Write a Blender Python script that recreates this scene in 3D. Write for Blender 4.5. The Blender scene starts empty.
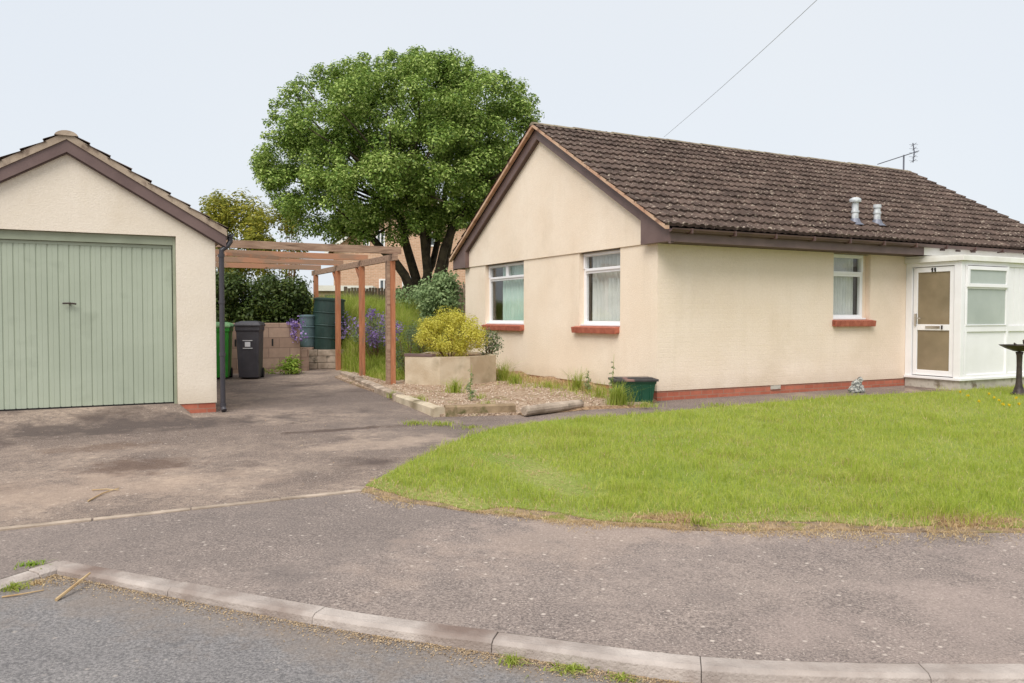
import bpy, bmesh, math, random
import numpy as np
from mathutils import Vector, Matrix
random.seed(7); rng = np.random.default_rng(11)
R = math.radians
scene = bpy.context.scene
COL = scene.collection

# ------------------------------------------------------------------ camera, world, sun
F = 805.0; PITCH = R(1.75); EYE = 1.3
cam_d = bpy.data.cameras.new('camera'); cam = bpy.data.objects.new('camera', cam_d); COL.objects.link(cam)
cam.location = (0, 0, EYE); cam.rotation_euler = (R(90) - PITCH, 0, 0)
cam_d.sensor_width = 36; cam_d.lens = F / 1024 * 36; cam_d.clip_start = .05; cam_d.clip_end = 2000
scene.camera = cam
SUN_EL, SUN_AZ = R(52), R(-158)          # azimuth measured from +Y clockwise; sun stands behind the camera, a little to the left
w = bpy.data.worlds.new('World'); scene.world = w; w.use_nodes = True
nt = w.node_tree; nt.nodes.clear()
out = nt.nodes.new('ShaderNodeOutputWorld'); bg = nt.nodes.new('ShaderNodeBackground')
sky = nt.nodes.new('ShaderNodeTexSky'); sky.sky_type = 'NISHITA'; sky.sun_disc = False
sky.sun_elevation = SUN_EL; sky.sun_rotation = SUN_AZ; sky.air_density = 1.0; sky.dust_density = 2.0
mixs = nt.nodes.new('ShaderNodeMix'); mixs.data_type = 'RGBA'; mixs.inputs[0].default_value = .88
nz = nt.nodes.new('ShaderNodeTexNoise'); nz.inputs['Scale'].default_value = 1.3; nz.inputs['Detail'].default_value = 3
rmp = nt.nodes.new('ShaderNodeValToRGB')
rmp.color_ramp.elements[0].position = .3; rmp.color_ramp.elements[0].color = (7.0, 7.5, 8.15, 1)
rmp.color_ramp.elements[1].position = .75; rmp.color_ramp.elements[1].color = (7.6, 7.9, 8.2, 1)
tc = nt.nodes.new('ShaderNodeTexCoord')
nt.links.new(tc.outputs['Generated'], nz.inputs['Vector']); nt.links.new(nz.outputs['Fac'], rmp.inputs[0])
nt.links.new(sky.outputs[0], mixs.inputs[6]); nt.links.new(rmp.outputs[0], mixs.inputs[7])
nt.links.new(mixs.outputs[2], bg.inputs[0]); nt.links.new(bg.outputs[0], out.inputs[0])
bg.inputs[1].default_value = .1
sd = bpy.data.lights.new('sun', 'SUN'); sd.energy = 2.7; sd.angle = R(40); sd.color = (1, .96, .91)
so = bpy.data.objects.new('sun', sd); COL.objects.link(so)
sdir = Vector((math.sin(SUN_AZ) * math.cos(SUN_EL), math.cos(SUN_AZ) * math.cos(SUN_EL), math.sin(SUN_EL)))
so.rotation_euler = sdir.to_track_quat('Z', 'Y').to_euler()
scene.view_settings.view_transform = 'Standard'; scene.view_settings.look = 'None'
scene.view_settings.exposure = 0.24; scene.view_settings.gamma = 1.0
scene.render.resolution_x = 1024; scene.render.resolution_y = 683

# ------------------------------------------------------------------ terrain profile (fall of the site towards the road)
GV = [-200, 3.4, 11.7, 15, 17.3, 25, 60, 400]; GZ = [-.2, -.17, .02, .05, .1, .3, .6, 1.0]
def g(x, y): return float(np.interp(y - .25 * x, GV, GZ))
def ray(px, py):
    d = Vector((px - 512, F, 341.5 - py))
    c, s = math.cos(-PITCH), math.sin(-PITCH)
    return Vector((d.x, d.y * c - d.z * s, d.y * s + d.z * c))
def gp(px, py, dz=0.0):
    d = ray(px, py); x = y = 0; z = 0
    for _ in range(30):
        t = (z + dz - EYE) / d.z; x, y = d.x * t, d.y * t; z = g(x, y)
    return Vector((x, y, z + dz))
def at(px, py, depth):
    d = ray(px, py); t = depth / d.y
    return Vector((d.x * t, depth, EYE + d.z * t))
U = Vector((.886, .464, 0)).normalized(); W = Vector((-U.y, U.x, 0)); ROT = math.atan2(U.y, U.x)

# ------------------------------------------------------------------ materials
def srgb(r, g_, b):
    f = lambda c: (c / 255 / 12.92 if c <= 10 else ((c / 255 + .055) / 1.055) ** 2.4)
    return (f(r), f(g_), f(b), 1)
def new_mat(name):
    m = bpy.data.materials.new(name); m.use_nodes = True
    n = m.node_tree; b = n.nodes['Principled BSDF']; return m, n, b
def N(n, t, **kw):
    x = n.nodes.new(t)
    for k, v in kw.items():
        if k in x.inputs: x.inputs[k].default_value = v
        else: setattr(x, k, v)
    return x
def noise(n, scale, detail=4, vec=None, rough=.55):
    x = N(n, 'ShaderNodeTexNoise', Scale=scale, Detail=detail, Roughness=rough)
    if vec is not None: n.links.new(vec, x.inputs['Vector'])
    return x.outputs['Fac']
def ramp(n, fac, p0, p1, c0=(0, 0, 0, 1), c1=(1, 1, 1, 1)):
    r = n.nodes.new('ShaderNodeValToRGB'); e = r.color_ramp.elements
    e[0].position = p0; e[0].color = c0; e[1].position = p1; e[1].color = c1
    n.links.new(fac, r.inputs[0]); return r.outputs[0]
def mix(n, fac, a, b, mode='MIX'):
    x = n.nodes.new('ShaderNodeMix'); x.data_type = 'RGBA'; x.blend_type = mode
    for i, v in ((0, fac), (6, a), (7, b)):
        if isinstance(v, (int, float, tuple)): x.inputs[i].default_value = v
        else: n.links.new(v, x.inputs[i])
    return x.outputs[2]
def coords(n): return N(n, 'ShaderNodeTexCoord').outputs['Object']
def bump(n, b, h, strength=.3, dist=.01):
    x = N(n, 'ShaderNodeBump', Strength=strength, Distance=dist); n.links.new(h, x.inputs['Height']); n.links.new(x.outputs[0], b.inputs['Normal'])
def mat(name, c1, c2=None, scale=2., rough=.8, bs=0, bscale=60, bdist=.005, metallic=0, spec=.3, lo=.35, hi=.65, c3=None, s3=8, lo3=.6, hi3=.7, stretch=None):
    m, n, b = new_mat(name); co = coords(n)
    if stretch:
        mp = N(n, 'ShaderNodeMapping'); mp.inputs['Scale'].default_value = stretch; n.links.new(co, mp.inputs[0]); co = mp.outputs[0]
    c = c1
    if c2: c = ramp(n, noise(n, scale, 5, co), lo, hi, c1, c2)
    if c3: c = mix(n, ramp(n, noise(n, s3, 4, co), lo3, hi3), c, c3)
    if isinstance(c, tuple): b.inputs['Base Color'].default_value = c
    else: n.links.new(c, b.inputs['Base Color'])
    b.inputs['Roughness'].default_value = rough; b.inputs['Metallic'].default_value = metallic
    b.inputs['Specular IOR Level'].default_value = spec
    if bs: bump(n, b, noise(n, bscale, 3, co), bs, bdist)
    return m
def leaf_mat(name, cols, trans=.35, rough=.55, big=1.2):
    """leaf colour differs from leaf to leaf and from bough to bough"""
    m, n, b = new_mat(name)
    geo = N(n, 'ShaderNodeNewGeometry'); co = coords(n)
    a = n.nodes.new('ShaderNodeMath'); a.operation = 'MULTIPLY_ADD'; a.inputs[1].default_value = .55
    n.links.new(geo.outputs['Random Per Island'], a.inputs[0])
    s = n.nodes.new('ShaderNodeMath'); s.operation = 'MULTIPLY'; s.inputs[1].default_value = .5
    n.links.new(noise(n, big, 3, co), s.inputs[0]); n.links.new(s.outputs[0], a.inputs[2])
    r = n.nodes.new('ShaderNodeValToRGB'); r.color_ramp.elements[0].color = cols[0]; r.color_ramp.elements[0].position = .1
    r.color_ramp.elements[1].color = cols[-1]; r.color_ramp.elements[1].position = .85
    for i, c in enumerate(cols[1:-1]):
        e = r.color_ramp.elements.new(.1 + .75 * (i + 1) / (len(cols) - 1)); e.color = c
    n.links.new(a.outputs[0], r.inputs[0]); n.links.new(r.outputs[0], b.inputs['Base Color'])
    b.inputs['Roughness'].default_value = rough; b.inputs['Specular IOR Level'].default_value = .25
    t = n.nodes.new('ShaderNodeBsdfTranslucent'); n.links.new(r.outputs[0], t.inputs['Color'])
    mx = n.nodes.new('ShaderNodeMixShader'); mx.inputs[0].default_value = trans
    n.links.new(b.outputs[0], mx.inputs[1]); n.links.new(t.outputs[0], mx.inputs[2])
    n.links.new(mx.outputs[0], n.nodes['Material Output'].inputs['Surface'])
    return m
def asphalt(name, base, light, dirt, stain, dirt_lo=.5, dirt_hi=.7, stain_lo=.6, stain_hi=.72, speck=.35, hseed=0., spots=()):
    m, n, b = new_mat(name); co = coords(n); co0 = co
    mp = N(n, 'ShaderNodeMapping'); mp.inputs['Location'].default_value = (hseed, hseed * 1.7, 0); n.links.new(co, mp.inputs[0]); co = mp.outputs[0]
    c = ramp(n, noise(n, 70, 5, co, .8), .4, .6, base, light)
    v = N(n, 'ShaderNodeTexVoronoi', Scale=55.); n.links.new(co, v.inputs['Vector'])
    st = ramp(n, v.outputs['Distance'], .1, .28, (1, 1, 1, 1), (0, 0, 0, 1))
    pick = ramp(n, v.outputs['Color'], .62, .7)
    f = mix(n, 1.0, st, pick, 'MULTIPLY')
    f2 = mix(n, 1.0, f, (speck, speck, speck, 1), 'MULTIPLY')
    c = mix(n, f2, c, srgb(232, 218, 204))
    v2 = N(n, 'ShaderNodeTexVoronoi', Scale=14.); n.links.new(co, v2.inputs['Vector'])
    f3 = mix(n, 1.0, ramp(n, v2.outputs['Distance'], .08, .2, (1, 1, 1, 1), (0, 0, 0, 1)), ramp(n, v2.outputs['Color'], .6, .66), 'MULTIPLY')
    f3 = mix(n, 1.0, f3, (speck * 1.3,) * 3 + (1,), 'MULTIPLY'); c = mix(n, f3, c, srgb(216, 202, 188))
    d = ramp(n, noise(n, .55, 6, co, .65), dirt_lo, dirt_hi)
    d2 = mix(n, 1.0, d, ramp(n, noise(n, 14, 5, co, .7), .25, .7), 'MULTIPLY')
    c = mix(n, d2, c, dirt)
    s = ramp(n, noise(n, .8, 5, N(n, 'ShaderNodeMapping').outputs[0] if False else co, .6), stain_lo, stain_hi)
    s2 = mix(n, 1.0, s, (.75, .75, .75, 1), 'MULTIPLY')
    c = mix(n, s2, c, stain)
    c = mix(n, .5, c, ramp(n, noise(n, 3.5, 5, co, .65), .3, .72, (.74, .74, .76, 1), (1.22, 1.2, 1.18, 1)), 'MULTIPLY')
    for (sx, sy, rx, ry, col, amt, *rt_) in spots:              # stains and worn zones with a place of their own
        mq = N(n, 'ShaderNodeMapping'); mq.vector_type = 'TEXTURE'; mq.inputs['Location'].default_value = (sx, sy, 0); mq.inputs['Scale'].default_value = (rx, ry, 50); mq.inputs['Rotation'].default_value = (0, 0, rt_[0] if rt_ else .48)
        n.links.new(co0, mq.inputs[0]); ln = n.nodes.new('ShaderNodeVectorMath'); ln.operation = 'LENGTH'; n.links.new(mq.outputs[0], ln.inputs[0])
        ad = n.nodes.new('ShaderNodeMath'); ad.operation = 'MULTIPLY_ADD'; ad.inputs[1].default_value = 1.15; n.links.new(noise(n, 1.6 / max(.4, min(rx, ry)), 6, co0, .7), ad.inputs[0]); hf = n.nodes.new('ShaderNodeMath'); hf.operation = 'MULTIPLY'; hf.inputs[1].default_value = .32; n.links.new(ln.outputs['Value'], hf.inputs[0]); n.links.new(hf.outputs[0], ad.inputs[2])
        fz = mix(n, 1., ramp(n, ad.outputs[0], .7, .94, (1, 1, 1, 1), (0, 0, 0, 1)), (amt, amt, amt, 1), 'MULTIPLY'); c = mix(n, fz, c, col)
    n.links.new(c, b.inputs['Base Color']); b.inputs['Roughness'].default_value = .92; b.inputs['Specular IOR Level'].default_value = .2
    bump(n, b, noise(n, 80, 5, co, .75), .7, .012)
    return m
M = {}
M['road'] = asphalt('road_asphalt', srgb(104, 101, 100), srgb(152, 147, 144), srgb(164, 152, 140), srgb(104, 100, 100), .52, .75, .62, .8, .25, 3, spots=[(-1.3, 4.12, 2.4, .5, srgb(140, 126, 114), .5, -.33), (.5, 3.45, 1.6, .35, srgb(140, 126, 114), .5, -.2)])
M['pave'] = asphalt('pavement_asphalt', srgb(104, 94, 89), srgb(168, 153, 143), srgb(172, 156, 145), srgb(110, 102, 98), .45, .72, .56, .75, .7, 9, spots=[(-2.2, 5.2, 3.2, 1.2, srgb(112, 103, 98), .32), (.6, 5.3, 1.6, .5, srgb(190, 168, 152), .35), (3.2, 3.6, 2.5, 1.2, srgb(176, 158, 148), .5)])
M['drive'] = asphalt('driveway_asphalt', srgb(88, 78, 73), srgb(154, 137, 125), srgb(186, 166, 148), srgb(80, 68, 64), .44, .66, .55, .68, .6, 21, spots=[(-4.7, 9.4, 2.6, .55, srgb(88, 78, 74), .85), (-2.6, 12.0, 1.5, 3.2, srgb(104, 94, 89), .5), (-.9, 9.2, 1.2, 1.5, srgb(108, 98, 93), .4), (-3.4, 7.3, .5, .45, srgb(92, 70, 58), .6), (-4.2, 8.2, .6, .25, srgb(104, 82, 68), .5), (-2.0, 9.4, .8, .12, srgb(84, 70, 64), .8), (-1.2, 8.6, 1.1, .3, srgb(196, 174, 154), .35), (-3.6, 6.3, 1.5, .6, srgb(190, 166, 146), .4)])
M['kerb'] = mat('kerb_concrete', srgb(150, 138, 130), srgb(196, 184, 174), 4, .9, .8, 70, .01, lo=.3, hi=.7, c3=srgb(124, 106, 96), s3=1.8, lo3=.46, hi3=.68)
M['concrete'] = mat('weathered_concrete', srgb(140, 124, 108), srgb(190, 172, 154), 4, .9, .7, 50, .01, c3=srgb(100, 92, 78), s3=6, lo3=.58, hi3=.72)
M['conc_yellow'] = mat('weathered_block', srgb(182, 164, 138), srgb(206, 192, 168), 2.5, .9, .6, 45, .01, c3=srgb(128, 116, 92), s3=1.6, lo3=.5, hi3=.75)
M['ground'] = mat('garden_soil', srgb(112, 108, 52), srgb(134, 132, 70), 2, .95, .6, 20, .02)
M['gravel'] = None
def stucco(name, c1, c2, brick=False):
    m, n, b = new_mat(name); co = coords(n)
    c = ramp(n, noise(n, 1.1, 5, co, .6), .3, .7, c1, c2)
    c = mix(n, .5, c, ramp(n, noise(n, 26, 4, co, .7), .3, .7, (.9, .89, .87, 1), (1.05, 1.05, 1.05, 1)), 'MULTIPLY')
    mp = N(n, 'ShaderNodeMapping'); mp.inputs['Scale'].default_value = (3.0, 3.0, .25); n.links.new(co, mp.inputs[0])
    st = mix(n, 1., ramp(n, noise(n, 1.6, 5, mp.outputs[0], .6), .55, .8), (.14, .14, .14, 1), 'MULTIPLY')
    c = mix(n, st, c, srgb(196, 178, 148))
    sep = N(n, 'ShaderNodeSeparateXYZ'); n.links.new(co, sep.inputs[0])
    add = n.nodes.new('ShaderNodeMath'); add.operation = 'MULTIPLY_ADD'; add.inputs[1].default_value = .28
    n.links.new(noise(n, 2.2, 5, co, .7), add.inputs[0]); n.links.new(sep.outputs[2], add.inputs[2])
    low = mix(n, 1., ramp(n, add.outputs[0], .2, .55, (1, 1, 1, 1), (0, 0, 0, 1)), (.45, .45, .45, 1), 'MULTIPLY')
    c = mix(n, mix(n, 1., ramp(n, noise(n, .7, 6, co, .7), .52, .75), (.35, .35, .35, 1), 'MULTIPLY'), c, srgb(204, 184, 158))
    c = mix(n, low, c, srgb(186, 166, 140))        # splash-back dirt above the plinth
    n.links.new(c, b.inputs['Base Color']); b.inputs['Roughness'].default_value = .95; b.inputs['Specular IOR Level'].default_value = .15
    if brick:
        cb = N(n, 'ShaderNodeCombineXYZ'); a2 = n.nodes.new('ShaderNodeMath'); a2.operation = 'ADD'
        n.links.new(sep.outputs[0], a2.inputs[0]); n.links.new(sep.outputs[1], a2.inputs[1])
        n.links.new(a2.outputs[0], cb.inputs[0]); n.links.new(sep.outputs[2], cb.inputs[1])
        br = N(n, 'ShaderNodeTexBrick', Scale=1.); br.inputs['Brick Width'].default_value = .225; br.inputs['Row Height'].default_value = .075
        br.inputs['Mortar Size'].default_value = .006; br.inputs['Mortar Smooth'].default_value = 1.
        n.links.new(cb.outputs[0], br.inputs['Vector'])
        m1 = n.nodes.new('ShaderNodeMath'); m1.operation = 'MULTIPLY_ADD'; m1.inputs[1].default_value = -.14
        n.links.new(br.outputs['Fac'], m1.inputs[0]); n.links.new(noise(n, 35, 5, co, .75), m1.inputs[2])
        bump(n, b, m1.outputs[0], .55, .012)
    else: bump(n, b, noise(n, 45, 5, co, .75), .6, .012)
    return m
M['render'] = stucco('cream_render', srgb(237, 218, 195), srgb(244, 228, 208))
M['paintbrick'] = stucco('cream_painted_brick', srgb(238, 218, 197), srgb(245, 227, 210), True)
M['grender'] = stucco('garage_cream_render', srgb(230, 217, 198), srgb(238, 226, 210))
def brick(name, c1, c2, mortar, bw=.225, bh=.075, ms=.012):
    m, n, b = new_mat(name); co = coords(n)
    sep = N(n, 'ShaderNodeSeparateXYZ'); n.links.new(co, sep.inputs[0])
    cb = N(n, 'ShaderNodeCombineXYZ'); a2 = n.nodes.new('ShaderNodeMath'); a2.operation = 'ADD'
    n.links.new(sep.outputs[0], a2.inputs[0]); n.links.new(sep.outputs[1], a2.inputs[1])
    n.links.new(a2.outputs[0], cb.inputs[0]); n.links.new(sep.outputs[2], cb.inputs[1])
    br = N(n, 'ShaderNodeTexBrick', Scale=1.); br.inputs['Brick Width'].default_value = bw; br.inputs['Row Height'].default_value = bh
    br.inputs['Mortar Size'].default_value = ms; br.inputs['Color1'].default_value = c1; br.inputs['Color2'].default_value = c2; br.inputs['Mortar'].default_value = mortar
    n.links.new(cb.outputs[0], br.inputs['Vector'])
    c = mix(n, .6, br.outputs['Color'], ramp(n, noise(n, 8, 5, co, .7), .3, .7, (.75, .75, .75, 1), (1.15, 1.15, 1.15, 1)), 'MULTIPLY')
    n.links.new(c, b.inputs['Base Color']); b.inputs['Roughness'].default_value = .9
    bump(n, b, noise(n, 60, 4, co), .4, .006)
    return m
M['brick'] = brick('red_brick', srgb(170, 94, 72), srgb(188, 112, 88), srgb(164, 120, 100), ms=.007)
M['farbrick'] = brick('orange_brick', srgb(192, 150, 122), srgb(208, 166, 138), srgb(206, 180, 156))
M['sillbrick'] = mat('sill_tile', srgb(158, 88, 70), srgb(182, 108, 86), 9, .8, .4, 80)
M['block'] = brick('garden_wall_block', srgb(148, 122, 106), srgb(168, 142, 124), srgb(134, 110, 96), .44, .215, .01)
M['white'] = mat('white_upvc', srgb(238, 236, 236), srgb(244, 242, 243), 3, .35, spec=.5)
M['whiteold'] = mat('white_painted_board', srgb(222, 218, 208), srgb(238, 236, 230), 2.5, .6, .1, 30)
M['basewhite'] = mat('painted_base_block', srgb(178, 170, 156), srgb(204, 198, 186), 5, .85, .4, 50, c3=srgb(130, 118, 100), s3=5, lo3=.55, hi3=.7)
M['fascia'] = mat('brown_fascia', srgb(104, 84, 80), srgb(118, 97, 92), 3, .5, .1, 30, spec=.4)
M['gutter'] = mat('brown_gutter', srgb(78, 58, 54), srgb(98, 74, 68), 2, .45, spec=.5)
M['blackpipe'] = mat('black_pipe', srgb(52, 50, 56), srgb(66, 63, 68), 3, .45, spec=.5)
M['soffit'] = mat('brown_soffit', srgb(98, 82, 78))
M['green'] = mat('sage_green_door', srgb(166, 174, 154), srgb(176, 184, 164), 1.2, .5, .12, 14, .01, spec=.4, c3=srgb(150, 158, 138), s3=2.4, lo3=.58, hi3=.85)
M['greendark'] = mat('green_frame', srgb(142, 148, 126), srgb(156, 162, 140), 3, .55, spec=.4)
M['metal'] = mat('dull_metal', srgb(150, 150, 150), rough=.35, metallic=.8)
M['chrome'] = mat('chrome', srgb(200, 200, 200), rough=.2, metallic=1)
M['galv'] = mat('galvanised_flue', srgb(176, 180, 182), srgb(222, 224, 224), 14, .5, metallic=.1)
M['aerial'] = mat('aerial_metal', srgb(120, 122, 132), rough=.5, metallic=.4)
M['dark'] = mat('plain_dark', srgb(38, 36, 35))  # one even dark for underlay, seal, wheels, digits and weep holes
M['room'] = mat('room_plaster', srgb(150, 140, 128))
M['curtain'] = mat('net_curtain', srgb(222, 222, 218), srgb(238, 238, 234), 4, .9)
M['curtain_green'] = mat('pale_green_curtain', srgb(196, 222, 210), srgb(214, 234, 222), 4, .9)
M['wood'] = mat('weathered_timber', srgb(140, 112, 94), srgb(172, 144, 122), 3, .85, .5, 30, .006, stretch=(1, 8, 8), c3=srgb(112, 90, 74), s3=2, lo3=.55, hi3=.7)
M['woodred'] = mat('red_stained_timber', srgb(162, 104, 74), srgb(186, 126, 92), 3, .8, .4, 30, .006, stretch=(9, 9, 1), c3=srgb(150, 112, 88), s3=2, lo3=.55, hi3=.72)
M['woodmix'] = mat('patchy_stained_timber', srgb(158, 128, 106), srgb(180, 132, 104), 1.6, .85, .5, 30, .006, stretch=(1, 5, 5), lo=.45, hi=.55)
M['fencewood'] = mat('grey_fence_timber', srgb(142, 122, 106), srgb(168, 146, 128), 4, .9, .5, 30)
M['binblack'] = mat('black_bin_plastic', srgb(60, 58, 63), srgb(72, 70, 75), 4, .5, .1, 60, spec=.4)
M['bingreen'] = mat('green_bin_plastic', srgb(38, 128, 38), srgb(56, 148, 50), 4, .5, spec=.4)
M['binlid'] = mat('faded_green_lid', srgb(112, 160, 106), srgb(140, 180, 130), 4, .6)
M['label'] = mat('pale_sticker', srgb(210, 210, 212))
M['butt'] = mat('dark_green_plastic', srgb(36, 54, 50), srgb(46, 68, 62), 3, .4, spec=.5)
M['buttblue'] = mat('blue_grey_plastic', srgb(74, 94, 98), srgb(90, 110, 114), 3, .45, spec=.5)
M['boxgreen'] = mat('recycling_green_plastic', srgb(18, 66, 48), srgb(26, 78, 58), 4, .4, spec=.5)
M['boxlid'] = mat('black_lid', srgb(62, 60, 60), srgb(84, 80, 78), 4, .6, c3=srgb(146, 112, 104), s3=5, lo3=.55, hi3=.62)
M['iron'] = mat('dark_metal_bird_bath', srgb(58, 50, 48), srgb(84, 74, 68), 9, .5, .2, 40, metallic=.3)
M['stone'] = mat('pale_stone', srgb(104, 106, 102), srgb(186, 184, 176), 22, .9, .6, 40, lo=.42, hi=.58)
M['bark'] = mat('dark_bark', srgb(54, 46, 36), srgb(86, 76, 60), 6, .95, .9, 14, .04)
M['twig'] = mat('dry_twig', srgb(196, 170, 130), srgb(168, 138, 100), 8, .9)
M['verge'] = mat('verge_mortar', srgb(186, 142, 116), srgb(206, 176, 148), 3, .9, .5, 40, c3=srgb(140, 108, 90), s3=5, lo3=.55, hi3=.7)
M['wire'] = mat('grey_cable', srgb(176, 178, 186), rough=.6)
M['bark2'] = mat('brown_stem', srgb(104, 78, 56), srgb(130, 104, 78), 6, .9)
def tile_mat(name, a, b_, c3, lich=.66):
    m, n, b = new_mat(name); co = coords(n)
    mp = N(n, 'ShaderNodeMapping'); mp.inputs['Scale'].default_value = (1 / .3, 1 / .26, 0); n.links.new(co, mp.inputs[0])
    fl = n.nodes.new('ShaderNodeVectorMath'); fl.operation = 'FLOOR'; n.links.new(mp.outputs[0], fl.inputs[0])
    wn = n.nodes.new('ShaderNodeTexWhiteNoise'); n.links.new(fl.outputs[0], wn.inputs['Vector'])
    c = ramp(n, wn.outputs['Value'], 0, 1, a, b_)
    c = mix(n, .8, c, ramp(n, noise(n, 5, 5, co, .7), .3, .7, (.72, .72, .74, 1), (1.25, 1.22, 1.2, 1)), 'MULTIPLY')
    c = mix(n, ramp(n, noise(n, 16, 4, co, .7), lich, lich + .05), c, c3)
    c = mix(n, ramp(n, noise(n, 7.3, 2, co), .78, .8), c, srgb(190, 182, 172))
    n.links.new(c, b.inputs['Base Color']); b.inputs['Roughness'].default_value = .9; b.inputs['Specular IOR Level'].default_value = .2
    bump(n, b, noise(n, 50, 4, co, .7), .5, .008)
    return m
M['tile'] = tile_mat('brown_roof_tile', srgb(76, 63, 56), srgb(102, 86, 77), srgb(160, 146, 130), .59)
M['ridge'] = mat('lichened_ridge_tile', srgb(116, 102, 88), srgb(152, 140, 118), 6, .9, .5, 50)
def gravel_mat():
    m, n, b = new_mat('pink_gravel'); co = coords(n)
    v = N(n, 'ShaderNodeTexVoronoi', Scale=42.); n.links.new(co, v.inputs['Vector'])
    c = ramp(n, v.outputs['Color'], .1, .9, srgb(138, 112, 90), srgb(204, 180, 156))
    c = mix(n, ramp(n, noise(n, 1.7, 5, co, .7), .5, .66), c, srgb(146, 120, 92))
    c = mix(n, mix(n, 1., ramp(n, noise(n, 2.6, 5, co, .75), .56, .68), ramp(n, noise(n, 30, 3, co), .4, .6), 'MULTIPLY'), c, srgb(122, 124, 62))
    n.links.new(c, b.inputs['Base Color']); b.inputs['Roughness'].default_value = .95
    bump(n, b, v.outputs['Distance'], .9, .02); return m
M['gravel'] = gravel_mat()
M['verge_soil'] = mat('dry_thatch', srgb(124, 106, 88), srgb(178, 152, 120), 13, 1, 1., 60, .02, c3=srgb(132, 132, 66), s3=5, lo3=.55, hi3=.65)
def lawn_mat():
    m, n, b = new_mat('lawn_thatch'); co = coords(n)
    c = ramp(n, noise(n, 1.1, 5, co, .6), .35, .7, srgb(142, 162, 62), srgb(184, 186, 104))
    c = mix(n, ramp(n, noise(n, 30, 4, co), .3, .7), c, srgb(126, 138, 54))
    n.links.new(c, b.inputs['Base Color']); b.inputs['Roughness'].default_value = 1; bump(n, b, noise(n, 70, 4, co), 1., .03); return m
M['lawn'] = lawn_mat()
M['soil'] = mat('bare_soil', srgb(112, 86, 64), srgb(176, 146, 114), 22, 1, .9, 50, .02)
def glass_mat():
    m, n, b = new_mat('window_glass'); n.nodes.remove(b)
    t = n.nodes.new('ShaderNodeBsdfTransparent'); t.inputs[0].default_value = (.96, .97, .96, 1)
    gl = n.nodes.new('ShaderNodeBsdfGlossy'); gl.inputs['Roughness'].default_value = .02
    lw = N(n, 'ShaderNodeLayerWeight', Blend=.5); p5 = n.nodes.new('ShaderNodeMath'); p5.operation = 'POWER'; p5.inputs[1].default_value = 4.5
    n.links.new(lw.outputs['Facing'], p5.inputs[0]); fr = N(n, 'ShaderNodeMath'); fr.operation = 'MULTIPLY_ADD'; fr.inputs[1].default_value = .9; fr.inputs[2].default_value = .045; n.links.new(p5.outputs[0], fr.inputs[0]); mx = n.nodes.new('ShaderNodeMixShader')
    n.links.new(fr.outputs[0], mx.inputs[0]); n.links.new(t.outputs[0], mx.inputs[1]); n.links.new(gl.outputs[0], mx.inputs[2])
    n.links.new(mx.outputs[0], n.nodes['Material Output'].inputs['Surface']); return m
M['glass'] = glass_mat()
M['frost_brown'] = mat('obscured_glass_shaded_porch', srgb(126, 112, 88), srgb(148, 132, 106), 1.6, .12, .25, 60, .004, spec=.6)  # brown tone of the shaded porch interior is painted into the pane
M['frost_grey'] = mat('obscured_grey_glass', srgb(166, 174, 166), srgb(180, 187, 179), 1.5, .18, .2, 60, .004, spec=.6)

L_GRASS = leaf_mat('grass_blade', [srgb(120, 138, 48), srgb(150, 168, 64), srgb(172, 184, 84), srgb(202, 192, 122)], .4, .6, 1.6)
L_LAWN = leaf_mat('lawn_blade', [srgb(144, 162, 60), srgb(170, 186, 72), srgb(186, 196, 88), srgb(208, 202, 122)], .5, .6, .9)
L_DRY = leaf_mat('dry_grass_blade', [srgb(166, 140, 100), srgb(202, 174, 130), srgb(226, 206, 164)], .35, .8)
L_TREE = leaf_mat('tree_leaf', [srgb(60, 86, 34), srgb(102, 130, 54), srgb(150, 174, 82), srgb(204, 216, 134)], .26, .5, .9)
L_HEDGE = leaf_mat('hedge_leaf', [srgb(42, 58, 26), srgb(70, 88, 40), srgb(104, 116, 60)], .25, .45)
L_YELLOW = leaf_mat('golden_leaf', [srgb(156, 156, 56), srgb(208, 202, 82), srgb(236, 228, 122)], .35, .6, 4)
L_OLIVE = leaf_mat('olive_leaf', [srgb(84, 100, 40), srgb(140, 142, 54), srgb(188, 178, 76)], .35, .6, .6)
L_GREYG = leaf_mat('grey_green_leaf', [srgb(96, 120, 74), srgb(134, 156, 104), srgb(172, 188, 136)], .35, .6)
L_SAGE = leaf_mat('sage_leaf', [srgb(92, 112, 76), srgb(122, 138, 100), srgb(146, 154, 122)], .3, .7)
L_FERN = leaf_mat('bright_leaf', [srgb(96, 128, 40), srgb(140, 168, 62), srgb(176, 194, 86)], .35, .6)
L_PURPLE = leaf_mat('purple_petal', [srgb(118, 92, 152), srgb(150, 124, 184), srgb(184, 164, 208)], .3, .7)
L_DAND = leaf_mat('yellow_petal', [srgb(226, 196, 30), srgb(240, 216, 50)], .2, .7)
L_WHITE = leaf_mat('white_petal', [srgb(220, 220, 210), srgb(240, 240, 235)], .2, .7)

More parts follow.
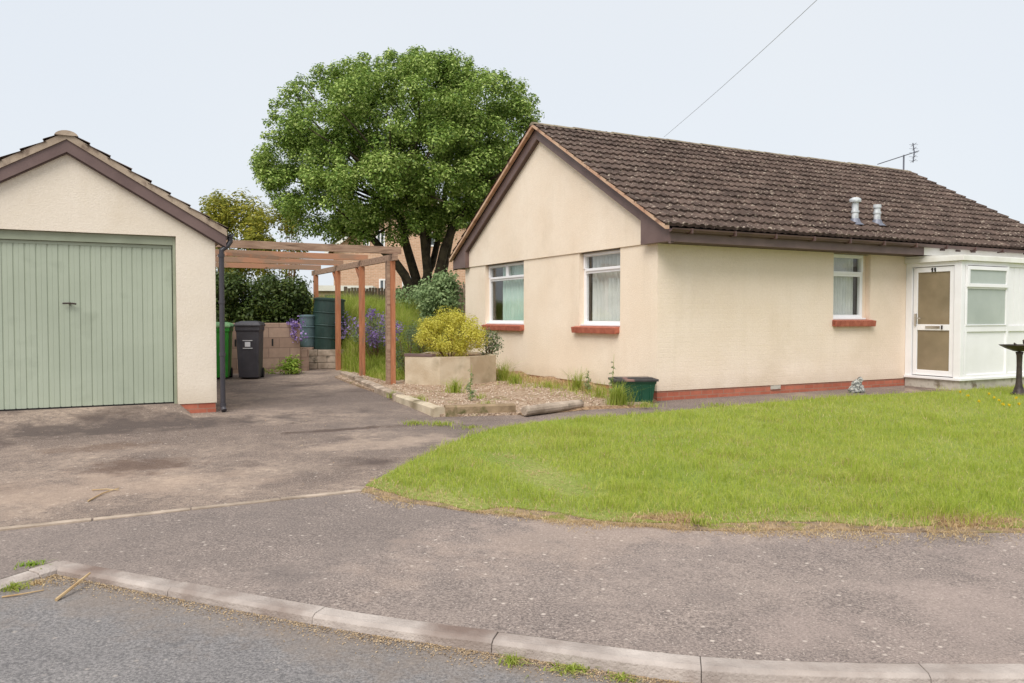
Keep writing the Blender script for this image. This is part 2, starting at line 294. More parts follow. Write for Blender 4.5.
# ------------------------------------------------------------------ mesh helpers
def tag(o, label=None, cat=None, group=None, kind=None):
    if label: o['label'] = label
    if cat: o['category'] = cat
    if group: o['group'] = group
    if kind: o['kind'] = kind
    return o
def empty(name, loc=(0, 0, 0), rz=0):
    o = bpy.data.objects.new(name, None); COL.objects.link(o); o.location = loc; o.rotation_euler = (0, 0, rz); o.empty_display_size = .2
    return o
class MB:
    def __init__(s): s.v = []; s.f = []
    def add(s, vs, fs):
        k = len(s.v); s.v += [tuple(v) for v in vs]; s.f += [tuple(i + k for i in f) for f in fs]; return s
    def box(s, x0, x1, y0, y1, z0, z1, m=None):
        vs = [(x0, y0, z0), (x1, y0, z0), (x1, y1, z0), (x0, y1, z0), (x0, y0, z1), (x1, y0, z1), (x1, y1, z1), (x0, y1, z1)]
        if m is not None: vs = [m @ Vector(v) for v in vs]
        return s.add(vs, [(3, 2, 1, 0), (4, 5, 6, 7), (0, 1, 5, 4), (1, 2, 6, 5), (2, 3, 7, 6), (3, 0, 4, 7)])
    def quad(s, a, b, c, d): return s.add([a, b, c, d], [(0, 1, 2, 3)])
    def prism(s, pts, ax, a0, a1):
        """pts: 2-D outline; ax: axis of extrusion"""
        n = len(pts)
        def P(p, t): return {'x': (t, p[0], p[1]), 'y': (p[0], t, p[1]), 'z': (p[0], p[1], t)}[ax]
        return s.add([P(p, a0) for p in pts] + [P(p, a1) for p in pts],
                     [tuple(range(n))[::-1], tuple(range(n, 2 * n))] + [(i, (i + 1) % n, n + (i + 1) % n, n + i) for i in range(n)])
    def tube(s, path, r, n=8, cap=True):
        path = [Vector(p) for p in path]; rs = r if isinstance(r, (list, tuple)) else [r] * len(path)
        k = len(s.v); up = Vector((.13, .21, .97)); prev = None
        for i, p in enumerate(path):
            d = (path[min(i + 1, len(path) - 1)] - path[max(i - 1, 0)]).normalized()
            if prev is None:
                a = d.cross(up)
                if a.length < .1: a = d.cross(Vector((1, 0, 0)))
            else: a = prev - d * prev.dot(d)
            a.normalize(); prev = a; b = d.cross(a)
            for j in range(n):
                t = 2 * math.pi * j / n; s.v.append(tuple(p + (a * math.cos(t) + b * math.sin(t)) * rs[i]))
        for i in range(len(path) - 1):
            for j in range(n):
                s.f.append((k + i * n + j, k + i * n + (j + 1) % n, k + (i + 1) * n + (j + 1) % n, k + (i + 1) * n + j))
        if cap: s.f.append(tuple(k + j for j in range(n))[::-1]); s.f.append(tuple(k + (len(path) - 1) * n + j for j in range(n)))
        return s
    def lathe(s, prof, n=24, c=(0, 0)):
        k = len(s.v)
        for r, z in prof:
            for j in range(n):
                t = 2 * math.pi * j / n; s.v.append((c[0] + r * math.cos(t), c[1] + r * math.sin(t), z))
        for i in range(len(prof) - 1):
            for j in range(n): s.f.append((k + i * n + j, k + i * n + (j + 1) % n, k + (i + 1) * n + (j + 1) % n, k + (i + 1) * n + j))
        return s
    def build(s, name, m, parent=None, loc=(0, 0, 0), rot=(0, 0, 0), bevel=0, smooth=False, fix=True):
        me = bpy.data.meshes.new(name); me.from_pydata(s.v, [], s.f); me.materials.append(m)
        bm = bmesh.new(); bm.from_mesh(me)
        if fix: bmesh.ops.recalc_face_normals(bm, faces=bm.faces)
        if smooth:
            for f in bm.faces: f.smooth = True
        bm.to_mesh(me); bm.free()
        o = bpy.data.objects.new(name, me); COL.objects.link(o); o.location = loc; o.rotation_euler = rot
        if parent: o.parent = parent
        if bevel:
            b = o.modifiers.new('bevel', 'BEVEL'); b.width = bevel; b.segments = 2; b.limit_method = 'ANGLE'; b.angle_limit = R(40)
        return o
def np_mesh(name, V, faces_per, nv, m, parent=None, loc=(0, 0, 0), smooth=False):
    """V: (n, nv, 3) array, the same little polygon list repeated n times"""
    n = V.shape[0]; me = bpy.data.meshes.new(name)
    me.vertices.add(n * nv); me.vertices.foreach_set('co', V.reshape(-1).astype(np.float32))
    idx = []; starts = []; tot = []
    for f in faces_per: tot.append(len(f))
    flat = np.concatenate([np.array(f) for f in faces_per])
    loops = (np.arange(n)[:, None] * nv + flat[None, :]).reshape(-1)
    tots = np.tile(np.array(tot), n); st = np.concatenate([[0], np.cumsum(tots)[:-1]])
    me.loops.add(len(loops)); me.loops.foreach_set('vertex_index', loops.astype(np.int32))
    me.polygons.add(len(tots)); me.polygons.foreach_set('loop_start', st.astype(np.int32))
    me.polygons.foreach_set('loop_total', tots.astype(np.int32))
    me.update(calc_edges=True); me.materials.append(m)
    o = bpy.data.objects.new(name, me); COL.objects.link(o); o.location = loc
    if parent: o.parent = parent
    return o
def unit(a): return a / (np.linalg.norm(a, axis=-1, keepdims=True) + 1e-9)
def leaf_verts(P, Nrm, size, aspect=.6):
    """diamond leaves folded along the midrib"""
    n = len(P); t = unit(np.cross(Nrm, rng.normal(size=(n, 3)))); b = np.cross(Nrm, t)
    L = size * rng.uniform(.6, 1.25, (n, 1)); Wd = L * aspect
    return np.stack([P - t * L * .5, P + b * Wd * .5 + Nrm * L * .12, P + t * L * .5, P - b * Wd * .5 + Nrm * L * .12], 1)
DENS = 3.2
def leaf_cloud(name, clumps, n, size, m, parent=None, aspect=.6, out_w=1., up=.6, hollow=.4, loc=(0, 0, 0)):
    Ps, Ns = [], []
    for c, r in clumps:
        r = np.array(r if hasattr(r, '__len__') else (r, r, r), float); k = max(3, int(n * DENS * (r.prod() ** (2 / 3))))
        d = unit(rng.normal(size=(k, 3))); rad = (hollow + (1 - hollow) * rng.random((k, 1)) ** .6) * rng.uniform(.75, 1.12, (k, 1))
        Ps.append(np.array(c) + d * rad * r); Ns.append(unit(d * out_w + np.array([0, 0, up]) + rng.normal(size=(k, 3)) * .55))
    P = np.concatenate(Ps); Nn = np.concatenate(Ns)
    return np_mesh(name, leaf_verts(P - np.array(loc), Nn, size, aspect), [(0, 1, 2, 3)], 4, m, parent, loc)
def blades_V(P, h, wdt, lean=.35):
    n = len(P); a = rng.uniform(0, 2 * math.pi, n); side = np.stack([np.cos(a), np.sin(a), 0 * a], 1)
    a2 = rng.uniform(0, 2 * math.pi, n); ld = np.stack([np.cos(a2), np.sin(a2), 0 * a2], 1) * (rng.random((n, 1)) * lean)
    h = h.reshape(-1, 1); wv = wdt * rng.uniform(.6, 1.3, (n, 1)); z = np.array([0, 0, 1.])
    mid = P + (z + ld * .5) * h * .55; tip = P + (z * (1 - .3 * np.linalg.norm(ld, axis=1, keepdims=True)) + ld * 1.5) * h
    return np.stack([P - side * wv * .5, P + side * wv * .5, mid + side * wv * .35, mid - side * wv * .35, tip], 1)
BLADE = [(0, 1, 2, 3), (3, 2, 4)]
def inpoly(x, y, poly):
    c = np.zeros(len(x), bool); j = len(poly) - 1
    for i in range(len(poly)):
        xi, yi = poly[i]; xj, yj = poly[j]
        c ^= ((yi > y) != (yj > y)) & (x < (xj - xi) * (y - yi) / (yj - yi + 1e-12) + xi); j = i
    return c
def sheet(name, poly, dz, m, zf=None, kind='structure'):
    bm = bmesh.new(); bm.faces.new([bm.verts.new((p[0], p[1], 0)) for p in poly])
    bm.normal_update(); bmesh.ops.triangulate(bm, faces=bm.faces)
    for c in (-3, -.5, 1.0):
        bmesh.ops.bisect_plane(bm, geom=bm.verts[:] + bm.edges[:] + bm.faces[:], plane_co=(c, 0, 0), plane_no=(1, 0, 0))
    for c in GV + [12, 14]:
        bmesh.ops.bisect_plane(bm, geom=bm.verts[:] + bm.edges[:] + bm.faces[:], plane_co=(0, c, 0), plane_no=Vector((-.25, 1, 0)).normalized())
    for v in bm.verts: v.co.z = g(v.co.x, v.co.y) + (dz if zf is None else zf(v.co.x, v.co.y))
    bmesh.ops.recalc_face_normals(bm, faces=bm.faces)
    for f in bm.faces:
        if f.normal.z < 0: f.normal_flip()
    if zf is None and dz > 0:                             # a skirt closes the gap under the edge
        be = [e for e in bm.edges if e.is_boundary]; nv = bmesh.ops.extrude_edge_only(bm, edges=be)['geom']
        for v in nv:
            if isinstance(v, bmesh.types.BMVert): v.co.z -= dz + .006
    me = bpy.data.meshes.new(name); bm.to_mesh(me); bm.free(); me.materials.append(m)
    o = bpy.data.objects.new(name, me); COL.objects.link(o); tag(o, kind=kind); return o
def hnoise(x, y, s, seed=0):
    """cheap value noise"""
    xi, yi = np.floor(x * s), np.floor(y * s); fx, fy = x * s - xi, y * s - yi
    fx, fy = fx * fx * (3 - 2 * fx), fy * fy * (3 - 2 * fy)
    r = lambda a, b: np.modf(np.abs(np.sin(a * 127.1 + b * 311.7 + seed * 17.3) * 43758.5453))[0]
    return r(xi, yi) * (1 - fx) * (1 - fy) + r(xi + 1, yi) * fx * (1 - fy) + r(xi, yi + 1) * (1 - fx) * fy + r(xi + 1, yi + 1) * fx * fy
xy = lambda v: (v[0], v[1])

# ------------------------------------------------------------------ setting: ground, road, pavement, driveway
sheet('ground', [(-400, -60), (400, -60), (400, 500), (-400, 500)], 0, M['ground'], lambda x, y: float(np.interp(y - .25 * x, [-200, 12, 14, 500], [-.12, -.12, -.03, -.03])))
KP = [(62, 561), (120, 571), (200, 586), (340, 611), (440, 625), (541, 637), (628, 649), (700, 657), (800, 662), (1024, 665)]
K = [xy(gp(*p)) for p in KP]
K += [(3.2, 3.42), (4.5, 3.5), (6.5, 3.7), (10, 4.2), (16, 5.2)]
KL = [(-8, -.5), (-4.6, 2.2), (-3.35, 3.7), xy(gp(-40, 592)), xy(gp(0, 579)), xy(gp(57, 562))]
def smooth_path(P, it=1):
    for _ in range(it):
        Q = [P[0]]
        for a, b in zip(P[:-1], P[1:]):
            Q += [(a[0] * .75 + b[0] * .25, a[1] * .75 + b[1] * .25), (a[0] * .25 + b[0] * .75, a[1] * .25 + b[1] * .75)]
        P = Q + [P[-1]]
    return P
K = smooth_path(K, 1)
A0, A1 = gp(0, 530), gp(362, 491); dA = (A1 - A0).normalized()
A00 = A0 - dA * 9
Lm = [xy(A00), xy(A1), xy(gp(500, 500)), xy(gp(1024, 498)), (16, 6.6)]
sheet('pavement', KL + K + Lm[::-1], 0, M['pave'])
sheet('driveway', Lm + [(16, 12.5), (16, 22), (-12, 22), (-14, 8)], .0, M['drive'])
RD = lambda x: float(np.interp(x, [-3, -.5, 1.0], [-.03, -.042, -.075]))
sheet('road', [(-40, -40), (40, -40), (40, 9), (16, 5.4)] + [(p[0], p[1] + .02) for p in K[::-1]] + [(p[0] + .02, p[1] + .02) for p in KL[::-1]] + [(-40, -4)], 0, M['road'], lambda x, y: RD(x))
# kerb stones along the pavement edge
def kerb_run(path, L=.915, prof=((0, .004), (.085, .001), (.108, -.012), (.125, -.12)), gap=.003, name='kerb'):
    mb = MB(); P = [Vector((p[0], p[1], 0)) for p in path]
    cum = [0]
    for a, b in zip(P[:-1], P[1:]): cum.append(cum[-1] + (b - a).length)
    def pt(s):
        s = max(0, min(cum[-1] - 1e-4, s))
        i = max(j for j in range(len(cum) - 1) if cum[j] <= s); t = (s - cum[i]) / (cum[i + 1] - cum[i]); return P[i].lerp(P[i + 1], t)
    s = 0
    while s < cum[-1] - .05:
        e = min(s + L, cum[-1]); n = 4; k = len(mb.v); jig = random.uniform(-.004, .006); js = random.uniform(-.004, .004)
        for i in range(n + 1):
            q = s + gap / 2 + (e - s - gap) * i / n; c = pt(q); d = (pt(q + .05) - pt(q - .05)).normalized(); nn = Vector((d.y, -d.x, 0))
            for (o, z) in prof:
                p = c + nn * (o + js); mb.v.append((p.x, p.y, g(c.x, c.y) + z + jig))
            p = c + nn * js; mb.v.append((p.x, p.y, g(c.x, c.y) - .12))
        m_ = len(prof) + 1
        for i in range(n):
            for j in range(m_): mb.f.append((k + i * m_ + j, k + i * m_ + (j + 1) % m_, k + (i + 1) * m_ + (j + 1) % m_, k + (i + 1) * m_ + j))
        mb.f.append(tuple(k + j for j in range(m_))); mb.f.append(tuple(k + n * m_ + j for j in range(m_))[::-1]); s = e
    o = mb.build(name, M['kerb'], bevel=.003); tag(o, kind='structure'); return o
kerb_run(K); kerb_run(KL, name='kerb')
# thin concrete edging between pavement and driveway
mb = MB(); n = 9; Ltot = (A1 - A00).length
for i in range(n * 2):
    a = A00 + dA * Ltot * i / (n * 2); b = A00 + dA * (Ltot * (i + 1) / (n * 2) - .012); nn = Vector((dA.y, -dA.x, 0)) * .03
    jz = random.uniform(0, .006)
    mb.add([a - nn + Vector((0, 0, -.03)), b - nn + Vector((0, 0, -.03)), b + nn + Vector((0, 0, -.03)), a + nn + Vector((0, 0, -.03)),
            a - nn + Vector((0, 0, .008 + jz)), b - nn + Vector((0, 0, .008 + jz)), b + nn + Vector((0, 0, .008 + jz)), a + nn + Vector((0, 0, .008 + jz))],
           [(3, 2, 1, 0), (4, 5, 6, 7), (0, 1, 5, 4), (1, 2, 6, 5), (2, 3, 7, 6), (3, 0, 4, 7)])
tag(mb.build('edging_strip', M['concrete'], bevel=.004), kind='structure')
# path beside the house
M['path'] = asphalt('path_asphalt', srgb(94, 84, 80), srgb(154, 138, 128), srgb(168, 148, 130), srgb(84, 74, 70), .5, .7, .6, .75, .3, 40)
C0 = Vector((2.2, 12.2, 0))
pw = [xy(gp(462, 424)), xy(gp(480, 436)), xy(gp(700, 425)), xy(gp(905, 396)), xy(C0 + U * 5.68 - W * .02), xy(C0 - W * .02), xy(gp(600, 409)), xy(gp(520, 419))]
sheet('path', pw, .005, M['path'])

# ------------------------------------------------------------------ bungalow
RISE, B0, Z0 = .576, -.45, 2.66
house = empty('bungalow', (C0.x, C0.y, 0), ROT)
tag(house, 'single storey cream rendered bungalow with brown tiled roof behind the lawn', 'bungalow')
HL, HW = 10.38, 7.04
def wall_face(mb, fn, w0, w1, z0, z1, ops, dep=.12):
    """outer skin between w0..w1 with openings (a,b,c,d); fn(w, depth, z) maps to local space"""
    xs = sorted(set([w0, w1] + [o[0] for o in ops] + [o[1] for o in ops])); zs = sorted(set([z0, z1] + [o[2] for o in ops] + [o[3] for o in ops]))
    for a, b in zip(xs[:-1], xs[1:]):
        for c, d in zip(zs[:-1], zs[1:]):
            if any(o[0] - 1e-6 <= a and b <= o[1] + 1e-6 and o[2] - 1e-6 <= c and d <= o[3] + 1e-6 for o in ops): continue
            mb.quad(fn(a, 0, c), fn(b, 0, c), fn(b, 0, d), fn(a, 0, d))
    for a, b, c, d in ops:
        mb.quad(fn(a, 0, c), fn(a, dep, c), fn(a, dep, d), fn(a, 0, d)); mb.quad(fn(b, 0, c), fn(b, dep, c), fn(b, dep, d), fn(b, 0, d))
        mb.quad(fn(a, 0, c), fn(b, 0, c), fn(b, dep, c), fn(a, dep, c)); mb.quad(fn(a, 0, d), fn(b, 0, d), fn(b, dep, d), fn(a, dep, d))
gops = [(.966, 2.20, 1.13, 2.42), (4.24, 6.0, 1.13, 2.42)]
sops = [(3.80, 4.74, 1.25, 2.409)]
fg = lambda w_, d, z: (d, w_, z); fs = lambda w_, d, z: (w_, d, z)
mb = MB(); wall_face(mb, fg, 0, HW, .17, 2.42, gops)
wall_face(mb, lambda w_, d, z: (HL - d, w_, z), 0, HW, .17, 2.42, [])
mb.box(0.001, HL - .001, HW - .1, HW, .17, 2.41)
mb.build('wall', M['render'], house, fix=False)
mb = MB(); wall_face(mb, fs, 0, HL, .17, 2.41, sops); mb.build('wall', M['paintbrick'], house, fix=False)
mb = MB(); mb.box(.012, HL - .012, .012, HW - .012, -.3, .17); mb.build('plinth', M['brick'], house)
gz = lambda b: Z0 - .12 + RISE * (b - B0)
for xx0, xx1 in ((-.022, .1), (HL - .1, HL + .022)):
    MB().prism([(-.03, 2.422), (-.03, gz(0)), (HW / 2, gz(HW / 2)), (HW + .03, gz(0)), (HW + .03, 2.422)], 'x', xx0, xx1).build('gable_panel', M['render'], house)
# inner room shell that stops light leaking in
mb = MB(); mb.box(.6, HL - .2, .6, HW - .2, 0.02, 2.38)
mb.build('inner_room', M['room'], house)
mb = MB(); mb.quad((.03, .03, .03), (HL - .1, .03, .03), (HL - .1, HW - .1, .03), (.03, HW - .1, .03)); mb.quad((.03, .03, 2.4), (HL - .1, .03, 2.4), (HL - .1, HW - .1, 2.4), (.03, HW - .1, 2.4))
mb.build('ceiling_board', M['room'], house)

def tiled_slope(name, x0, x1, length, n_c, m, parent, loc, rot, roll=.15, amp=.02):
    """tiles in courses; local x along eaves, y up the slope, z out"""
    ns = int((x1 - x0) / roll * 6); X = np.linspace(x0, x1, ns + 1); ph = ((X - x0) / roll) % 1.0
    prof = amp * np.clip(np.cos((ph - .5) * 2 * math.pi) * 1.25 + .15, 0, 1) ** .8
    ga = length / n_c; V = []; Fc = []
    for c in range(n_c):
        jx = rng.normal(0, .0025, int((x1 - x0) / .3) + 2)[((X - x0) / .3).astype(int)]
        jy = rng.normal(0, .004, int((x1 - x0) / .3) + 2)[((X - x0) / .3).astype(int)]
        base = len(V)
        for (yy, zz) in ((c * ga, -.012), (c * ga, .036), ((c + 1) * ga + .03, 0.0)):
            for i in range(ns + 1): V.append((X[i], yy + (jy[i] if c else jy[i] * .5), zz + (prof[i] if zz > -.01 else prof[i] * .6) + jx[i]))
        for r_ in range(2):
            for i in range(ns):
                a = base + r_ * (ns + 1) + i; Fc.append((a, a + 1, a + ns + 2, a + ns + 1))
    mb = MB(); mb.v = V; mb.f = Fc; return mb.build(name, m, parent, loc, rot, fix=False)
ang = math.atan(RISE); SL = (HW / 2 - B0) / math.cos(ang)
XV0, XV1 = -.22, HL + .14
tiled_slope('roof', XV0, XV1, SL, 16, M['tile'], house, (0, B0, Z0 - .03), (ang, 0, 0))
tiled_slope('roof', -XV1, -XV0, SL, 16, M['tile'], house, (0, HW - B0, Z0 - .03), (ang, 0, math.pi))
mb = MB()                                                 # roof underlay
for s_ in (0, 1):
    Y = (lambda b: b) if s_ == 0 else (lambda b: HW - b)
    mb.quad((XV0 + .03, Y(B0 + .03), Z0 - .055), (XV1 - .03, Y(B0 + .03), Z0 - .055), (XV1 - .03, Y(HW / 2), Z0 - .055 + RISE * (HW / 2 - B0)), (XV0 + .03, Y(HW / 2), Z0 - .055 + RISE * (HW / 2 - B0)))
mb.build('underlay', M['dark'], house, fix=False)
zr = Z0 + RISE * (HW / 2 - B0)
def ridge_tiles(mb, x0, x1, y, z, r=.125, seg=.45):
    x = x0; i = 0
    while x < x1 - .1:
        e = min(x + seg - .012, x1); n = 8; k = len(mb.v); rr = r + random.uniform(-.004, .004); dz = random.uniform(-.006, .006)
        for xx, r2 in ((x, rr + .006), (e, rr - .004)):
            for j in range(n + 1):
                t = math.pi * (.08 + .84 * j / n); mb.v.append((xx, y + r2 * math.cos(t), z + dz + r2 * math.sin(t) * .62 - .03))
        for j in range(n): mb.f.append((k + j, k + j + 1, k + n + 2 + j, k + n + 1 + j))
        mb.f.append(tuple(k + j for j in range(n + 1))); mb.f.append(tuple(k + n + 1 + j for j in range(n + 1))[::-1]); x += seg
mb = MB(); ridge_tiles(mb, XV0, XV1, HW / 2, zr - .035, .115); mb.build('ridge', M['ridge'], house)
# verges, barge boards, box ends, soffits, fascia
def verge(parent, xa, xb, half, b0, z0, rise, m, name, dlo, dhi, yend=.0):
    mb = MB()
    for s_ in (0, 1):
        Y = (lambda b: b) if s_ == 0 else (lambda b: 2 * half - b)
        zt = lambda b: z0 + rise * (b - b0)
        pts = [(Y(b0 + yend), zt(b0 + yend) + dhi), (Y(half - .0), zt(half) + dhi), (Y(half), zt(half) + dlo), (Y(b0 + yend), zt(b0 + yend) + dlo)]
        mb.prism(pts, 'x', xa, xb)
    return mb.build(name, m, parent)
def verge2(parent, xa, xb, half, b0, z0, rise, m, name, dlo, dhi, yend=0.):
    zt = lambda b: z0 + rise * (b - b0)
    pts = [(b0 + yend, zt(b0 + yend) + dhi), (half, zt(half) + dhi), (2 * half - b0 - yend, zt(b0 + yend) + dhi), (2 * half - b0 - yend, zt(b0 + yend) + dlo), (half, zt(half) + dlo), (b0 + yend, zt(b0 + yend) + dlo)]
    return MB().prism(pts, 'x', xa, xb).build(name, m, parent)
for xa, xb in ((XV0 + .005, XV0 + .08), (XV1 - .08, XV1 - .005)):
    verge2(house, xa, xb, HW / 2, B0, Z0, RISE, M['verge'], 'verge_mortar', -.085, -.028)
for xa, xb in ((-.118, -.095), (HL + .095, HL + .118)):
    verge2(house, xa, xb, HW / 2, B0, Z0, RISE, M['fascia'], 'bargeboard', -.30, -.087, .02)
for xa, xb in ((-.094, -.023), (HL + .023, HL + .094)):
    verge2(house, xa, xb, HW / 2, B0, Z0, RISE, M['soffit'], 'verge_soffit', -.30, -.285, .04)
for Yf in (lambda b: b, lambda b: HW - b):                 # boxed eaves ends
    MB().prism([(Yf(-.4), 2.405), (Yf(-.4), Z0 - .08), (Yf(.26), Z0 - .10 + RISE * .71), (Yf(.26), 2.405)], 'x', -.124, -.026).build('eaves_box', M['fascia'], house, bevel=.003)
MB().box(-.122, 5.61, -.42, -.401, 2.404, 2.575).build('fascia', M['fascia'], house)
MB().box(5.612, HL + .12, -.42, -.401, 2.404, 2.575).build('fascia', M['whiteold'], house)['label'] = 'white fascia board above the porch'
MB().box(-.1, HL + .1, HW + .401, HW + .42, 2.404, 2.575).build('fascia', M['fascia'], house)
MB().box(-.02, HL + .1, -.4, -.002, 2.412, 2.425).build('soffit', M['soffit'], house)
MB().box(-.02, HL + .1, HW + .002, HW + .4, 2.412, 2.425).build('soffit', M['soffit'], house)
def gutter(mb, x0, x1, y, z, r=.056, nb=0):
    n = 8; k = len(mb.v)
    for xx in (x0, x1):
        for rr in (r, r - .006):
            for j in range(n + 1):
                t = math.pi + math.pi * j / n; mb.v.append((xx, y + rr * math.cos(t), z + rr * math.sin(t)))
    q = n + 1
    for j in range(n):
        mb.f.append((k + j, k + j + 1, k + 2 * q + j + 1, k + 2 * q + j)); mb.f.append((k + q + j, k + q + j + 1, k + 3 * q + j + 1, k + 3 * q + j))
        mb.f.append((k + j, k + j + 1, k + q + j + 1, k + q + j)); mb.f.append((k + 2 * q + j, k + 2 * q + j + 1, k + 3 * q + j + 1, k + 3 * q + j))
mb = MB(); gutter(mb, -.15, HL + .15, -.48, 2.59)
for i in range(13):
    x = .2 + i * .84; mb.box(x, x + .03, -.545, -.421, 2.52, 2.595)
mb.build('gutter', M['gutter'], house, fix=False)
for x in (6.05, 6.5, 6.95): MB().box(x, x + .12, -.44, -.36, 2.50, 2.53).build('rafter_bracket', M['gutter'], house)

def window(parent, name, loc, rz, w_, h_, bars, mullion_top=False, cmat=None, sill=True, sill_w=None, glassm=None, inset=.1, top=.32, cgap=(.0, 1.), lab=None):
    """canonical: x to the right seen from outside, y inwards, z up; origin at lower left of the opening"""
    o = MB(); fw = .068; y0, y1 = inset, inset + .06
    o.box(0, fw, y0, y1, 0, h_); o.box(w_ - fw, w_, y0, y1, 0, h_); o.box(fw, w_ - fw, y0, y1, 0, fw + .01); o.box(fw, w_ - fw, y0, y1, h_ - fw, h_)
    zt = h_ - top - fw
    o.box(fw, w_ - fw, y0, y1, zt - .035, zt + .035)
    o.box(fw, w_ - fw, y0 - .022, y0 - .001, zt + .005, zt + .05)        # top sash rail stands proud
    for a, b in (((0.012, w_ / 2 - .004), (w_ / 2 + .004, w_ - .012)) if mullion_top else ((.012, w_ - .012),)):
        o.box(a, a + .05, y0 - .02, y0 - .001, zt + .05, h_ - .06); o.box(b - .05, b, y0 - .02, y0 - .001, zt + .05, h_ - .06); o.box(a, b, y0 - .02, y0 - .001, h_ - .06, h_ - .012)
    if mullion_top: o.box(w_ / 2 - .03, w_ / 2 + .03, y0, y1, zt + .035, h_ - fw)
    o.box(-.0, w_, y0 - .075, y0 - .001, -.004, .024)
    W_ = o.build(name, M['white'], parent, loc, (0, 0, rz), bevel=.003)
    if lab: W_['label'] = lab
    MB().box(fw, w_ - fw, y0 + .025, y0 + .035, fw, h_ - fw).build('pane', glassm or M['glass'], W_)
    if cmat:
        mb = MB(); n = 70; a0, a1 = fw * .3 + cgap[0] * w_, w_ - fw * .3 - (1 - cgap[1]) * w_; k = 0
        for i in range(n + 1):
            x = a0 + (a1 - a0) * i / n; yy = y1 + .10 + .042 * math.sin(i * .9 + .6 * math.sin(i * .37)) + .008 * math.sin(i * 2.3)
            mb.v += [(x, yy, -.03), (x, yy * 1.02, h_ + .0)]
        for i in range(n): mb.f.append((2 * i, 2 * i + 2, 2 * i + 3, 2 * i + 1))
        mb.build('curtain', cmat, W_, smooth=True, fix=False)
    if sill:
        a, b = sill_w or (-.06, w_ + .06)
        o = MB(); n = int((b - a) / .11)
        m_ = Matrix.Translation((0, 0, 0)) @ Matrix.Rotation(R(8), 4, 'X')
        for i in range(n):
            xa = a + (b - a) * i / n; o.box(xa, xa + (b - a) / n - .006, -.10, .085, -.115, -.012, Matrix.Rotation(R(9), 4, 'X'))
        o.box(a, b, -.085, .08, -.105, -.02, Matrix.Rotation(R(9), 4, 'X'))
        o.build('sill', M['sillbrick'], W_, bevel=.004)
    return W_
window(house, 'window', (0, 2.20, 1.15), R(-90), 1.234, 1.268, None, cmat=M['curtain'], top=.26, sill_w=(-.12, 1.22))
window(house, 'window', (0, 6.0, 1.15), R(-90), 1.76, 1.268, None, mullion_top=True, cmat=M['curtain_green'], top=.25, cgap=(.18, .92), sill_w=(.0, 1.78))
window(house, 'window', (3.80, 0, 1.26), 0, .86, 1.148, None, cmat=M['curtain'], top=.29, cgap=(.06, .92), sill_w=(-.02, 1.0))
mb = MB(); mb.box(4.662, 4.738, .10, .12, 1.25, 2.408); mb.build('wall', M['paintbrick'], house)
# air bricks in the plinth line
MB().box(2.35, 2.57, -.006, .01, .1, .165).build('air_brick', M['basewhite'], house)

# ------------------------------------------------------------------ porch
porch = empty('porch', xy(C0 + U * 5.70) + (0,), ROT)
tag(porch, 'white panelled porch with half glazed side door at the right end of the bungalow', 'porch')
PD, PW = 1.07, 3.1
MB().box(0.01, PW, -PD + .01, -.002, -.1, .19).build('base_wall', M['basewhite'], porch)
mb = MB(); mb.box(-.03, PW, -PD - .03, -.003, .191, .235); mb.build('cill', M['white'], porch, bevel=.006)
mb = MB()
mb.box(0, .1, -.13, -.004, .236, 2.27); mb.box(0, .1, -PD, -PD + .13, .236, 2.27); mb.box(0.002, .098, -PD + .13, -.13, 2.2, 2.27)
for x in (.12, 1.32, 2.9): mb.box(x, x + .06 if x < 2 else x + .2, -PD + .002, -PD + .07, .236, 2.27)
mb.box(.1, PW, -PD + .004, -PD + .06, 1.04, 1.145); mb.box(.1, PW, -PD + .004, -PD + .06, 2.2, 2.27); mb.box(.1, PW, -PD + .004, -PD + .06, .236, .29)
mb.build('frame', M['white'], porch, bevel=.004)
mb = MB(); mb.box(.1, PW, -PD + .03, -PD + .05, .29, 1.04)
mb.box(1.34, PW, -PD + .03, -PD + .05, 1.145, 2.2)
for i in range(9): mb.box(1.39 + i * .17, 1.395 + i * .17 + .15, -PD + .024, -PD + .029, 1.15, 2.19)
mb.build('panel', M['white'], porch)
# door leaf in the side
o = MB(); y1_, y0_ = -.135, -PD + .135; dw = y1_ - y0_
def dbox(a, b, z0, z1, d0=.02, d1=.075): o.box(d0, d1, y1_ - b, y1_ - a, z0, z1)
dbox(0.01, .09, .25, 2.19); dbox(dw - .09, dw - .01, .25, 2.19); dbox(.09, dw - .09, 2.1, 2.19); dbox(.09, dw - .09, .25, .345); dbox(.09, dw - .09, 1.06, 1.165)
door = o.build('door', M['white'], porch, bevel=.006)
MB().box(.04, .05, y0_ + .08, y1_ - .08, 1.15, 2.11).build('pane', M['frost_brown'], door)
MB().box(.04, .05, y0_ + .08, y1_ - .08, .33, 1.08).build('pane', M['frost_brown'], door)
mb = MB(); mb.box(-.005, .019, y1_ - .085, y1_ - .05, 1.14, 1.36); mb.tube([(-.03, y1_ - .067, 1.28), (-.035, y1_ - .12, 1.28), (-.035, y1_ - .2, 1.275)], .011, 8); mb.build('handle', M['chrome'], door)
MB().box(.008, .019, y1_ - dw / 2 - .14, y1_ - dw / 2 + .14, 1.095, 1.14).build('letter_plate', M['chrome'], door)
MB().box(.004, .019, y1_ - dw / 2 - .19, y1_ - dw / 2 - .165, 1.08, 1.15).build('lock', M['iron'], door)
for dx in (.0, .055):
    mb = MB(); yc = y1_ - dw / 2 + .02 - dx; mb.box(.008, .018, yc - .012, yc + .012, 2.1, 2.175); mb.box(.008, .018, yc + .012, yc + .024, 2.145, 2.162)
    mb.build('door_number', M['dark'], door)
